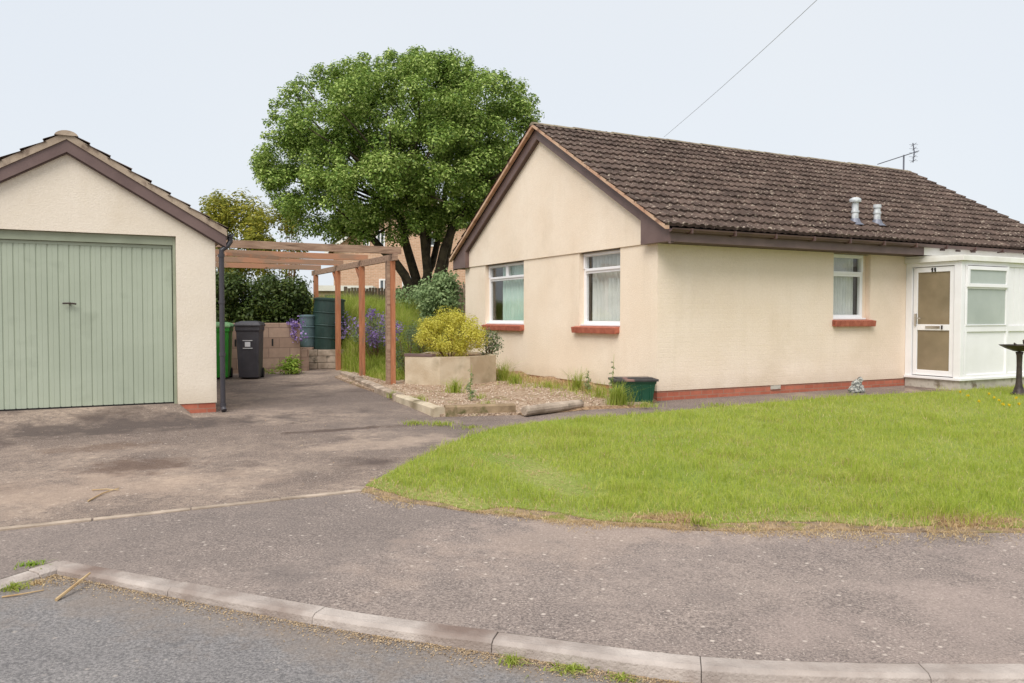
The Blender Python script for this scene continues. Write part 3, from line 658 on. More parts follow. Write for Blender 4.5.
# porch window
o = MB(); a, b = .13, 1.31
for (x0_, x1_, z0_, z1_, yy) in ((a, b, 1.146, 1.165, 0), (a, a + .035, 1.165, 1.79, 0), (b - .035, b, 1.165, 1.79, 0), (a, b, 1.79, 1.82, 0),
                             (a, b, 1.82, 1.88, -.025), (a, a + .065, 1.88, 2.12, -.025), (b - .065, b, 1.88, 2.12, -.025), (a, b, 2.12, 2.185, -.025)):
    o.box(x0_, x1_, -PD - .01 + yy, -PD + .03, z0_, z1_)
pwn = o.build('window', M['white'], porch, bevel=.004)
MB().box(a + .03, b - .03, -PD + .01, -PD + .02, 1.16, 1.8).build('pane', M['frost_grey'], pwn)
MB().box(a + .055, b - .055, -PD - .012, -PD - .004, 1.85, 2.13).build('pane', M['frost_grey'], pwn)
mb = MB(); mb.box(-.05, PW + .05, -PD - .06, -.005, 2.272, 2.36); mb.build('roof', M['whiteold'], porch, bevel=.006)
mb = MB(); mb.prism([(-.005, 2.362), (-.005, 2.40), (-PD - .05, 2.372), (-PD - .05, 2.362)], 'x', -.04, PW + .04); mb.build('roof_sheet', M['whiteold'], porch)
MB().box(.1, PW, -.4, -.02, 1.0, 2.2).build('inner_wall', M['room'], porch)

# ------------------------------------------------------------------ roof vents and aerial
def roof_pt(px, py):
    """point of the front roof slope seen at a pixel of the photograph"""
    d = ray(px, py); best = None
    for i in range(4000):
        t = (11 + i * .003) / d.y; p = Vector((d.x * t, d.y * t, EYE + d.z * t)); q = p - C0; b = q.dot(W)
        if p.z < Z0 + RISE * (b - B0) and b > B0: return p
for (px, py, hh, lab, cap) in ((855, 222, .4, 'grey metal flue pipe with flat cap on the front roof slope', True), (877, 223, .33, 'grey metal flue pipe with open top, right of the capped flue', False)):
    p = roof_pt(px, py); v = empty('roof_flue', p, ROT); tag(v, lab, 'flue', 'flues on the bungalow roof')
    MB().lathe([(.001, -.08), (.058, -.08), (.058, .16), (.07, .165), (.07, .2), (.056, .205), (.056, hh - .04), (.001, hh - .04)], 16).build('pipe', M['galv'], v, smooth=False)
    if cap: MB().lathe([(.001, hh - .06), (.095, hh - .05), (.1, hh - .02), (.095, hh + .01), (.05, hh + .03), (.001, hh + .03)], 16).build('cap', M['galv'], v)
    else: MB().lathe([(.062, hh - .06), (.07, hh - .06), (.07, hh), (.062, hh), (.062, hh - .03), (.001, hh - .03)], 16).build('collar', M['galv'], v)
    mb = MB(); mb.lathe([(.16, -.06), (.1, -.01), (.07, .06)], 16); mb.build('flashing', M['aerial'], v)
ae = empty('tv_aerial', at(903.5, 176, 20.3) + Vector((0, 0, -.1)), 0); tag(ae, 'thin grey television aerial with long boom on a mast above the roof ridge', 'aerial')
AZ = .1 + (176 - 156.) * 20.3 / F
MB().tube([(0, 0, -.3), (0, 0, AZ + .02)], .02, 8).build('mast', M['aerial'], ae)
bd = Vector((-1, .1, -.32)).normalized(); bc = Vector((0, 0, AZ)); tip = bc + bd * .66; back = bc - bd * .38
mb = MB(); mb.tube([tip, back], .012, 6)
for i in range(10):
    q = tip.lerp(back, .05 + i * .08); mb.tube([q - Vector((0, .13, .0)), q + Vector((0, .13, 0))], .004, 4)
mb.build('boom', M['aerial'], ae)
mb = MB(); q = tip.lerp(back, .86)
for dz in (-.2, -.1, .0, .1, .2): mb.tube([q + Vector((-.02, -.2, dz)), q + Vector((.1 - abs(dz) * .3, .2, dz))], .006, 5); mb.tube([q + Vector((-.1, 0, dz)), q + Vector((.12, 0, dz))], .004, 4)
mb.tube([q + Vector((.0, 0, -.24)), q + Vector((.03, 0, 0)), q + Vector((-.01, 0, .24))], .016, 6)
mb.build('reflector', M['aerial'], ae)
# telephone wire
e0 = at(664, 137, 17.6); e1 = at(826, -16, 9.0); pts = []
for i in range(15):
    t = i / 14; p = e0.lerp(e1 + (e1 - e0) * .6, t); p.z -= .25 * math.sin(math.pi * t) * .35; pts.append(p)
tag(MB().tube(pts, .0035, 5).build('telephone_wire', M['wire']), 'single thin overhead wire rising from the bungalow ridge into the sky', 'wire')

# ------------------------------------------------------------------ garage
G0 = Vector((-3.971, 10.8, 0)); GW, GD = 3.44, 5.2
gar = empty('garage', G0, ROT); tag(gar, 'cream rendered detached garage with sage green up and over door', 'garage')
gops2 = [(-2.955, -.485, .15, 2.355)]
ghalf = GW / 2; gb0 = -.14; gz0 = 2.48; gr = .59
mb = MB(); wall_face(mb, lambda w_, d, z: (w_, d, z), -GW, 0, .15, 2.355, gops2, .16)
gzt = lambda b: gz0 - .12 + gr * (b - gb0)
mb.add([(-GW, 0, 2.355), (0, 0, 2.355), (0, 0, gzt(0)), (-ghalf, 0, gzt(ghalf)), (-GW, 0, gzt(0))], [(0, 1, 2, 3, 4)])
mb.quad((0, 0, .15), (0, GD, .15), (0, GD, 2.42), (0, 0, 2.42)); mb.quad((-GW, 0, .15), (-GW, GD, .15), (-GW, GD, 2.42), (-GW, 0, 2.42))
mb.add([(-GW, GD, 0), (0, GD, 0), (0, GD, gzt(0)), (-ghalf, GD, gzt(ghalf)), (-GW, GD, gzt(0))], [(0, 1, 2, 3, 4)])
mb.build('wall', M['grender'], gar, fix=False)
mb = MB(); mb.box(-.485, -.01, .012, .2, -.1, .15); mb.box(-GW + .01, -2.955, .012, .2, -.1, .15); mb.box(-.15, -.01, .2, GD, -.1, .15); mb.box(-GW + .01, -GW + .15, .2, GD, -.1, .15)
mb.build('plinth', M['brick'], gar)
mb = MB(); xa, xb = -2.953, -.487
mb.box(xa, xa + .035, .05, .12, .15, 2.35); mb.box(xb - .035, xb, .05, .12, .15, 2.35); mb.box(xa + .035, xb - .035, .05, .12, 2.24, 2.35)
mb.build('door_frame', M['greendark'], gar, bevel=.003)
da, db = xa + .042, xb - .042; n = 20; ow = (db - da) / n; V = []
mb = MB(); prof = []
for i in range(n):
    x = da + i * ow; prof += [(x + .0, .107), (x + .009, .107), (x + .015, .098), (x + ow * .5 - .004, .098), (x + ow * .5, .101), (x + ow * .5 + .004, .098), (x + ow - .006, .098)]
prof += [(db, .107)]
for p in prof: mb.v += [(p[0], p[1], .175), (p[0], p[1], 2.2)]
for i in range(len(prof) - 1): mb.f.append((2 * i, 2 * i + 2, 2 * i + 3, 2 * i + 1))
mb.box(da, db, .09, .12, 2.2, 2.236)
gd = mb.build('garage_door', M['green'], gar, fix=False)
mb = MB(); xm = (da + db) / 2; mb.box(xm - .012, xm + .012, .06, .098, 1.46, 1.48); mb.tube([(xm - .075, .055, 1.468), (xm, .045, 1.472), (xm + .075, .055, 1.462)], .011, 8); mb.build('handle', M['iron'], gd)
MB().box(xa, xb, .1, .13, .13, .178).build('bottom_seal', M['dark'], gar)
MB().box(xa, xb, .2, .22, .1, 2.4).build('backing_board', M['dark'], gar)
mb = MB(); nx_, ny_ = 24, 10; ys_ = [.13, -.02, -.1, -.2, -.32, -.45, -.6, -.75, -.9, -1.05]
for a in range(nx_ + 1):
    xx_ = xa - .6 + (xb + .02 - xa + .6) * a / nx_
    for yy_ in ys_:
        t_ = max(0, min(1, (yy_ + 1.05) / 1.05)); sd_ = 1.0
        p = G0 + U * xx_ + W * yy_; mb.v.append((p.x, p.y, g(p.x, p.y) - .012 + (.168 - g(p.x, p.y)) * t_ ** 1.5 * sd_))
for a in range(nx_):
    for q_ in range(ny_ - 1): mb.f.append((a * ny_ + q_, (a + 1) * ny_ + q_, (a + 1) * ny_ + q_ + 1, a * ny_ + q_ + 1))
k_ = len(mb.v); 
for q_ in range(ny_):
    x_, y_, z_ = mb.v[nx_ * ny_ + q_]; e_ = Vector((x_, y_, 0)) + U * .16; mb.v.append((e_.x, e_.y, g(e_.x, e_.y) - .02))
for q_ in range(ny_ - 1): mb.f.append((nx_ * ny_ + q_, k_ + q_, k_ + q_ + 1, nx_ * ny_ + q_ + 1))
tag(mb.build('driveway_ramp', M['drive'], smooth=True), kind='structure')
gSL = (ghalf - gb0) / math.cos(math.atan(gr)); gang = math.atan(gr)
# garage ridge runs front to back: slopes face local +x and -x
tiled_slope('roof', -.12, GD + .12, gSL, 8, M['tile'], gar, (-gb0, 0, gz0 - .03), (gang, 0, R(90)))
tiled_slope('roof', -GD - .12, .12, gSL, 8, M['tile'], gar, (-GW + gb0, 0, gz0 - .03), (gang, 0, R(-90)))
def gprism(dlo, dhi, y0, y1, m, name, yend=0., bev=0):
    zt = lambda b: gz0 + gr * (b - gb0); b = gb0 + yend
    pts = [(-b, zt(b) + dhi), (-ghalf, zt(ghalf) + dhi), (-GW + b, zt(b) + dhi), (-GW + b, zt(b) + dlo), (-ghalf, zt(ghalf) + dlo), (-b, zt(b) + dlo)]
    return MB().prism(pts, 'y', y0, y1).build(name, m, gar)
M['vergegrey'] = mat('grey_verge', srgb(158, 140, 122), srgb(186, 168, 148), 4, .9, .5, 40, c3=srgb(120, 102, 90), s3=6, lo3=.55, hi3=.7)
gprism(-.105, -.016, -.105, .0, M['vergegrey'], 'verge_mortar'); gprism(-.075, -.022, GD, GD + .1, M['vergegrey'], 'verge_mortar')
gprism(-.255, -.107, -.085, -.06, M['fascia'], 'bargeboard', .01); gprism(-.27, -.077, GD + .06, GD + .08, M['fascia'], 'bargeboard', .01)
gprism(-.27, -.255, -.059, -.001, M['soffit'], 'verge_soffit', .02)
gprism(-.072, -.06, .0, GD, M['dark'], 'underlay', .03)
mb = MB(); ridge_tiles(mb, -.13, GD + .12, 0, 0, r=.13)
mb.v = [(-ghalf + v[1], v[0], gz0 + gr * (ghalf - gb0) - .05 + v[2]) for v in mb.v]; mb.build('ridge', M['vergegrey'], gar)
MB().box(.0, .12, .001, GD, 2.33, 2.345).build('soffit', M['soffit'], gar); MB().box(.121, .136, -.085, GD, 2.33, 2.43).build('fascia', M['fascia'], gar)
mb = MB(); gutter(mb, -.1, GD + .1, 0, 0, .052); mb.v = [(.19 - v[1], v[0], 2.42 + v[2]) for v in mb.v]; mb.build('gutter', M['blackpipe'], gar, fix=False)
mb = MB(); mb.tube([(.19, -.03, 2.39), (.19, -.03, 2.31), (.15, -.035, 2.25), (.075, -.045, 2.19), (.072, -.045, 2.1), (.072, -.045, .06)], .034, 12)
for z in (2.12, 1.5, .8, .12): mb.tube([(.072, -.045, z - .02), (.072, -.045, z + .02)], .042, 12); mb.box(.055, .09, -.03, .02, z - .015, z + .015)
mb.tube([(.072, -.045, .09), (.08, -.09, .045)], .036, 10)
mb.build('downpipe', M['blackpipe'], gar, smooth=False)

# ------------------------------------------------------------------ pergola
P0 = Vector((-2.16, 14.5, 0)); per = empty('pergola', P0, ROT)
tag(per, 'weathered timber pergola with red stained posts between garage and gravel bed', 'pergola')
PB = [0, 1.81, 3.57, 5.5]
for i, b in enumerate(PB):
    o = MB().box(-.05, .05, b - .05, b + .05, -.1, 2.3).build('post', M['woodred'], per, bevel=.004)
mb = MB(); mb.box(-.105, -.052, -.06, .06, -.1, 2.30); mb.build('post', M['wood'], per, bevel=.004)
MB().box(-3.25, -3.15, 5.45, 5.55, -.1, 2.3).build('post', M['woodred'], per)
MB().box(-.03, .03, -.25, 5.8, 2.302, 2.42).build('side_beam', M['wood'], per, bevel=.004)
MB().box(-3.31, -3.25, -2.3, 5.8, 2.302, 2.42).build('side_beam', M['wood'], per, bevel=.004)
for i, b in enumerate([-.09] + PB[1:]):
    MB().box(-3.35, .14 if i == 0 else .12, b - .03, b + .03, 2.424, 2.55 if i == 0 else 2.54).build('cross_beam', M['wood'] if i in (0,) else M['woodmix'], per, bevel=.004)
for b in (1.81, 3.57):
    mb = MB(); mb.box(-.02, .02, 0, .42, -.03, .03, Matrix.Translation((0, b + .05, 2.02)) @ Matrix.Rotation(R(42), 4, 'X')); mb.build('brace', M['woodred'], per)
mb = MB(); mb.box(-1.2, 0, -.02, .02, -.03, .03, Matrix.Translation((-1.6, 1.81, 2.42)) @ Matrix.Rotation(R(28), 4, 'Z')); mb.build('brace', M['woodmix'], per)

# ------------------------------------------------------------------ retaining wall and raised garden
WA = Vector((-4.56, 17.32, 0)); rw = empty('retaining_wall', WA, ROT); tag(rw, 'low brown block retaining wall behind the wheelie bins', 'wall')
MB().box(-4.6, 0, 0, .2, -.1, 1.17).build('block_work', M['block'], rw, bevel=.01)
mb = MB()
for (x, z) in ((-.95, .55), (-1.35, .76), (-.6, .76), (-.98, .98)): mb.box(x, x + .035, -.004, .03, z - .075, z + .075)
mb.build('weep_hole', M['dark'], rw)  # solid dark boxes stand in for the shade inside open holes
MB().box(.002, .2, .05, .2, -.1, .6).build('end_pier', M['block'], rw, bevel=.01)
def local(p):
    q = Vector((p[0], p[1], 0)) - P0; return q.dot(U), q.dot(W)
def sst(t): t = max(0., min(1., t)); return t * t * (3 - 2 * t)
def gh(x, y):
    a, b = local((x, y)); base = g(x, y)
    if a < -.8: s = sst((b - 3.68) / .12); return base - .05 + s * (1.05 - base) + .03 * s * (b - 3.6)
    s = sst((b - .9) / 4.6)
    if a < .4: s *= max(sst((a + .0) / .5), sst((b - 4.85) / .12))
    if a < -.05 and b < 4.8: base -= .04
    if a > 1.9: s = min(s, sst((b - 3.1) / 3.0)) if a > 2.6 else s * (1 - (a - 1.9) / .7) + min(s, sst((b - 3.1) / 3.0)) * (a - 1.9) / .7
    return base + .0 + s * (1.1 - base) + .03 * max(0, b - 4)
mb = MB(); NX, NY = 150, 140; X0, X1, Y0, Y1 = -16., 22., .6, 30.
bs = [.6 + i * .1 for i in range(60)] + [6.6 + i * .6 for i in range(45)]
as_ = [-9 + i * .5 for i in range(16)] + [-1.0 + i * .15 for i in range(28)] + [3.2 + i * .8 for i in range(24)]
idx = {}
for j, b in enumerate(bs):
    for i, a in enumerate(as_):
        p = P0 + U * a + W * b; idx[i, j] = len(mb.v); mb.v.append((p.x, p.y, gh(p.x, p.y)))
for j in range(len(bs) - 1):
    for i in range(len(as_) - 1):
        a, b = as_[i], bs[j]
        if b < 3.5 and (a < -.2): continue
        if a > 2.75 - .1 and b < 3.0: continue
        mb.f.append((idx[i, j], idx[i + 1, j], idx[i + 1, j + 1], idx[i, j + 1]))
tag(mb.build('garden_bank', M['ground'], smooth=True), kind='structure')

# gravel bed
e1, e2, e3 = gp(335, 378), gp(400, 401), gp(440, 417)
gb = [xy(e1), xy(e2), xy(e3), xy(gp(520, 415)), xy(gp(585, 409)), xy(gp(640, 407)), xy(C0 - U * .01 + W * .05), xy(C0 + W * 6.9 - U * .01), xy(P0 + W * 2.2 + U * .5), xy(P0 + W * 2.6 - U * .0)]
sheet('gravel_bed', gb, .035, M['gravel'])
mb = MB(); a_, b_ = Vector((*gb[3], 0)), Vector((*gb[5], 0)); mid_ = Vector((*gb[4], 0)); c_ = Vector((*gb[6], 0))
for p, q in ((a_, mid_), (mid_, b_), (b_, c_)):
    zA, zB = g(*xy(p)), g(*xy(q)); o_ = Vector((.03, -.1, 0))
    mb.add([(*xy(p), zA + .036), (*xy(q), zB + .036), (*xy(q + o_), zB + .002), (*xy(p + o_), zA + .002)], [(0, 1, 2, 3)])
tag(mb.build('soil_edge', M['soil']), kind='structure')
# stones on the gravel
nst = 5200; xs = rng.uniform(-3.6, 2.2, nst); ys = rng.uniform(10, 17.5, nst); k = inpoly(xs, ys, gb); xs, ys = xs[k], ys[k]
zs = np.interp(ys - .25 * xs, GV, GZ) + .04; r_ = rng.uniform(.008, .024, len(xs))
oct_ = np.array([(1, 0, 0), (0, 1, 0), (-1, 0, 0), (0, -1, 0), (0, 0, .7), (0, 0, -.7)], float)
V = np.stack([xs, ys, zs], 1)[:, None, :] + oct_[None] * r_[:, None, None] * rng.uniform(.7, 1.3, (len(xs), 6, 1))
o = np_mesh('gravel', V, [(0, 1, 4), (1, 2, 4), (2, 3, 4), (3, 0, 4), (1, 0, 5), (2, 1, 5), (3, 2, 5), (0, 3, 5)], 6, leaf_mat('gravel_stone', [srgb(134, 106, 86), srgb(176, 150, 126), srgb(214, 198, 178)], 0.01, .9))
tag(o, 'pinkish loose gravel covering the bed in front of the gable', 'gravel', kind='stuff')
# soil and weeds heaped against the gable wall
mb = MB(); kk = 40
for i in range(kk + 1):
    b = .35 + 6.4 * i / kk; p = C0 + W * b; z0_ = g(p.x, p.y); t_ = .11 + .05 * math.sin(i * .8) * random.uniform(.5, 1); wd_ = .3 + .1 * math.sin(i * .5)
    mb.v += [(*xy(p - U * .003), z0_ + t_ * min(1, i / 6 + .2)), (*xy(p - U * wd_ * .5), z0_ + t_ * .55), (*xy(p - U * wd_), z0_ + .02)]
for i in range(kk): mb.f += [(3 * i, 3 * i + 1, 3 * i + 4, 3 * i + 3), (3 * i + 1, 3 * i + 2, 3 * i + 5, 3 * i + 4)]
tag(mb.build('soil_bank', M['soil'], smooth=True), kind='structure')
n = 5200; bb_ = rng.uniform(.3, 6.7, n); aa_ = np.abs(rng.normal(0, .26, n)) + .02; dn_ = hnoise(bb_, aa_, 3.1, 2)
kp = rng.random(n) < dn_ * 1.3; bb_, aa_ = bb_[kp], aa_[kp]
P = np.stack([C0.x - U.x * aa_ + W.x * bb_, C0.y - U.y * aa_ + W.y * bb_], 1); zz = np.interp(P[:, 1] - .25 * P[:, 0], GV, GZ) + .03
tag(np_mesh('weeds', blades_V(np.concatenate([P, zz[:, None]], 1), rng.uniform(.04, .16, len(P)), .008, 1.4), BLADE, 5, L_DRY), 'brown and dry weeds along the foot of the gable wall', 'weeds', kind='stuff')
n = 2600; bb_ = rng.uniform(.3, 6.7, n); aa_ = np.abs(rng.normal(.25, .4, n)) + .02; kp = rng.random(n) < hnoise(bb_, aa_, 2.3, 6) ** 2 * 1.6; bb_, aa_ = bb_[kp], aa_[kp]
P = np.stack([C0.x - U.x * aa_ + W.x * bb_, C0.y - U.y * aa_ + W.y * bb_], 1); zz = np.interp(P[:, 1] - .25 * P[:, 0], GV, GZ) + .03
tag(np_mesh('weeds', blades_V(np.concatenate([P, zz[:, None]], 1), rng.uniform(.04, .13, len(P)), .009, 1.4), BLADE, 5, L_GRASS), 'low green weeds spreading over the gravel from the gable wall', 'weeds', kind='stuff')
# concrete edging stones of the bed
def edging(a, b, wd=.13, z=.11, name='garden_edging', m=None, lab='', cat='edging', n=1, group=None):
    d = (b - a); L = d.length; th = math.atan2(d.y, d.x); o = None
    e = empty(name, (a.x, a.y, 0), th); tag(e, lab, cat, group)
    for i in range(n):
        s0, s1 = L * i / n + .008, L * (i + 1) / n - .008; za = g(*xy(a.lerp(b, i / n))); mb = MB()
        K_ = 10; jt = random.uniform(-.01, .012)
        for q in range(K_ + 1):
            x = s0 + (s1 - s0) * q / K_; r1 = [random.uniform(-.008, .008) for _ in range(4)]
            mb.v += [(x, -wd / 2 + r1[0], za - .1), (x, -wd / 2 + r1[1], za + z + jt - .02), (x, -wd / 2 + .03, za + z + jt + r1[2] * .5), (x, wd / 2 - .03, za + z + jt + r1[3] * .5), (x, wd / 2, za + z + jt - .02), (x, wd / 2, za - .1)]
        for q in range(K_):
            for j in range(6): mb.f.append((q * 6 + j, q * 6 + (j + 1) % 6, q * 6 + 6 + (j + 1) % 6, q * 6 + 6 + j))
        mb.f.append(tuple(range(6))); mb.f.append(tuple(K_ * 6 + j for j in range(6))[::-1])
        mb.build('edging_stone', m or M['concrete'], e)
    return e
edging(e1 + Vector((.1, .4, 0)), e2, lab='long row of concrete edging stones from the pergola posts along the driveway', n=3, wd=.16, z=.1)
edging(e2, e3, lab='short pale concrete edging at the front left corner of the gravel bed', n=2, wd=.16, z=.11, m=M['conc_yellow'])
edging(gp(444, 416), gp(515, 414), lab='mossy brown edging log along the front of the gravel bed', cat='edging', wd=.16, z=.13, name='edging_log', m=mat('mossy_log', srgb(128, 108, 84), srgb(158, 136, 108), 5, .95, .8, 30, .01, c3=srgb(96, 92, 56), s3=6, lo3=.55, hi3=.68))
pa, pb = gp(524, 417), gp(581, 409); pa.z += .075; pb.z += .075
tag(MB().tube([pa, pa.lerp(pb, .33), pa.lerp(pb, .66), pb], [.062, .068, .066, .06], 12).build('concrete_post', M['concrete'], bevel=.01), 'round pale concrete post lying on its side at the edge of the gravel', 'post')

# planter box with golden shrub
pl = empty('planter', gp(450, 387), 0); pl.location.z = 0; PX, PY = pl.location.x, pl.location.y
tag(pl, 'low raised planter of pale weathered blocks in front of the gable', 'planter')
fr = [(gp(405, 386).x - PX, gp(405, 386).y - PY), (gp(440, 387.5).x - PX, gp(440, 387.5).y - PY), (gp(470, 386.5).x - PX, gp(470, 386.5).y - PY), (gp(496, 383.5).x - PX, gp(496, 383.5).y - PY)]
br_ = [(fr[3][0] - .35, fr[3][1] + 1.5), (fr[0][0] + .2, fr[0][1] + 1.9)]
outl = fr + br_; cx = sum(p[0] for p in outl) / 6; cy = sum(p[1] for p in outl) / 6
inl = [(p[0] + (cx - p[0]) * .13, p[1] + (cy - p[1]) * .13) for p in outl]
mb = MB(); ZT = .585; 
for i in range(6):
    j = (i + 1) % 6; a, b, c, d = outl[i], outl[j], inl[j], inl[i]; z0_, z1_ = -.05, ZT
    mb.add([(*a, z0_), (*b, z0_), (*b, z1_), (*a, z1_), (*d, z1_), (*c, z1_), (*d, z0_), (*c, z0_)], [(0, 1, 2, 3), (3, 2, 5, 4), (4, 5, 7, 6)])
mb.build('block_wall', M['conc_yellow'], pl)
MB().prism(inl, 'z', .3, ZT - .04).build('soil', M['soil'], pl)
mb = MB(); v = Vector((fr[1][0] - fr[0][0], fr[1][1] - fr[0][1], 0)); th = math.atan2(v.y, v.x)
mb.box(-.02, .55, .0, .14, 0, .05, Matrix.Translation((fr[0][0], fr[0][1] - .01, ZT + .002)) @ Matrix.Rotation(th, 4, 'Z')); mb.build('coping', M['fascia'], pl, bevel=.006)

# ------------------------------------------------------------------ bins, butts, box, ornaments
def bin_(loc, rz, body, lidm, lab, w_=.56, d=.66, h=1.0, sticker=True):
    b = empty('wheelie_bin', loc, rz); tag(b, lab, 'wheelie bin')
    mb = MB(); t = .82
    def ring(s, z, dy=0): return [(-w_ / 2 * s, -d / 2 * s + dy, z), (w_ / 2 * s, -d / 2 * s + dy, z), (w_ / 2 * s, d / 2 * s + dy, z), (-w_ / 2 * s, d / 2 * s + dy, z)]
    V = ring(.8, .03, .03) + ring(.84, .2, .02) + ring(.93, h * .9) + ring(.93, h * .9 + .0) + ring(1.0, h * .93) + ring(1.0, h)
    F_ = [(3, 2, 1, 0)]
    for i in range(5):
        for j in range(4): F_.append((i * 4 + j, i * 4 + (j + 1) % 4, i * 4 + 4 + (j + 1) % 4, i * 4 + 4 + j))
    mb.add(V, F_)
    for x in (-.13, .13): mb.add([(x - .012, -d / 2 * .82, .12), (x + .012, -d / 2 * .82, .12), (x + .012, -d / 2 * .945, h * .88), (x - .012, -d / 2 * .945, h * .88)], [(0, 1, 2, 3)])
    mb.build('body', body, b, bevel=.015)
    mb = MB(); V = []
    for (s, z) in ((1.06, h + .0), (1.07, h + .035), (.96, h + .075), (.6, h + .105)): V += ring(s, z)
    F_ = [(12, 13, 14, 15), (3, 2, 1, 0)]
    for i in range(3):
        for j in range(4): F_.append((i * 4 + j, i * 4 + (j + 1) % 4, i * 4 + 4 + (j + 1) % 4, i * 4 + 4 + j))
    mb.add(V, F_); mb.build('lid', lidm, b, bevel=.012)
    mb = MB(); mb.tube([(-w_ / 2 + .03, d / 2 + .07, h - .0), (w_ / 2 - .03, d / 2 + .07, h - .0)], .016, 8); mb.box(-w_ / 2 + .02, -w_ / 2 + .05, d / 2 - .02, d / 2 + .08, h - .02, h + .02); mb.box(w_ / 2 - .05, w_ / 2 - .02, d / 2 - .02, d / 2 + .08, h - .02, h + .02); mb.build('handle', body, b)
    for x in (-w_ / 2 * .8, w_ / 2 * .8):
        mb = MB(); mb.tube([(x - .03, d / 2 * .85, .1), (x + .03, d / 2 * .85, .1)], .1, 16); mb.build('wheel', M['dark'], b)
    if sticker:
        mb = MB(); n = 6; y_ = -d / 2 * .91 - .005
        mb.box(-.05, .05, y_ - .004, y_ + .004, h * .62, h * .71); mb.box(-.09, .09, y_ - .002, y_ + .004, h * .73, h * .742); mb.box(-.09, .09, y_ - .0, y_ + .006, h * .585, h * .597)
        mb.build('sticker', M['label'], b)
    return b
q = at(250.5, 379, 15.75); bin_((q.x, q.y, g(q.x, q.y)), R(8), M['binblack'], M['binblack'], 'black wheelie bin with pale sticker in front of the block wall', .46, .58, 1.02)
q = at(217, 377, 15.7); bin_((q.x, q.y, g(q.x, q.y)), R(12), M['bingreen'], M['binlid'], 'bright green wheelie bin with faded lid, half hidden by the black downpipe', .56, .6, 1.0, False)
def barrel(loc, r, h, tilt, m, lab, rows, name='water_butt'):
    b = empty(name, loc); b.rotation_euler = (0, tilt, 0); tag(b, lab, 'water butt')
    prof = [(.001, 0), (r * .9, 0), (r * .95, .03)]
    for i in range(rows):
        z = h * (i + 1) / (rows + 1); rr = r * (.95 + .07 * math.sin(math.pi * (i + 1) / (rows + 1)))
        prof += [(rr, z - .02), (rr + .012, z - .012), (rr + .012, z + .006), (rr - .004, z + .014), (rr, z + .03)]
    prof += [(r * .97, h - .03), (r * .96, h)]
    MB().lathe(prof, 28).build('tub', m, b, smooth=False, bevel=.004)
    MB().lathe([(r * 1.02, h - .02), (r * 1.03, h + .02), (r * .8, h + .045), (.001, h + .05)], 28).build('lid', m, b)
    return b
q = at(327, 350, 18.3); barrel((q.x, q.y, q.z), .345, 1.14, R(3.5), M['butt'], 'large dark green water butt leaning on grey blocks behind the pergola posts', 3)
q = at(307.5, 347, 18.1); barrel((q.x, q.y, q.z), .17, .68, 0, M['buttblue'], 'small blue grey water butt left of the large dark green one', 2)
# plinth blocks under the butts
q = at(326, 376, 18.15); pd = empty('block_stand', (q.x, q.y, g(q.x, q.y)), ROT * .5); tag(pd, 'stand of stacked grey concrete blocks under the large water butt', 'block stand')
hb = (at(326, 349, 18.15).z - g(q.x, q.y))
for r0 in range(3):
    mb = MB(); z0_ = hb * r0 / 3; z1_ = hb * (r0 + 1) / 3 - .008
    cuts = (-.38, .02, .4) if r0 % 2 else (-.4, -.18, .22, .4)
    for a, b in zip(cuts[:-1], cuts[1:]): mb.box(a + .004, b - .004, -.3, .35, z0_, z1_)
    mb.build('block', M['concrete'], pd, bevel=.008)
q = at(307, 376, 18.1); mb = MB(); mb.box(-.17, .17, -.17, .3, -.1, at(307, 347, 18.1).z - .002); tag(mb.build('block_pier', M['block'], None, (q.x, q.y, 0), bevel=.01), 'narrow brown block pier under the small blue grey water butt', 'block pier')
# recycling box
q = gp(634, 405); rb = empty('recycling_box', (q.x + .02, q.y + .24, g(q.x, q.y) - .01), R(4)); tag(rb, 'dark green recycling box with black lid at the corner of the bungalow', 'recycling box')
mb = MB(); V = []
for s, z in ((.82, 0.02), (.95, .31), (1.0, .32), (1.0, .35)): V += [(-.31 * s, -.2 * s, z), (.31 * s, -.2 * s, z), (.31 * s, .2 * s, z), (-.31 * s, .2 * s, z)]
F_ = [(3, 2, 1, 0)]
for i in range(3):
    for j in range(4): F_.append((i * 4 + j, i * 4 + (j + 1) % 4, i * 4 + 4 + (j + 1) % 4, i * 4 + 4 + j))
mb.add(V, F_)
for x in (-.22, -.07, .07, .22): mb.box(x - .008, x + .008, -.205, -.17, .05, .3)
mb.build('body', M['boxgreen'], rb, bevel=.012)
mb = MB(); mb.box(-.335, .335, -.225, .225, .35, .385); mb.box(-.27, .27, -.16, .16, .386, .398); mb.build('lid', M['boxlid'], rb, bevel=.01)
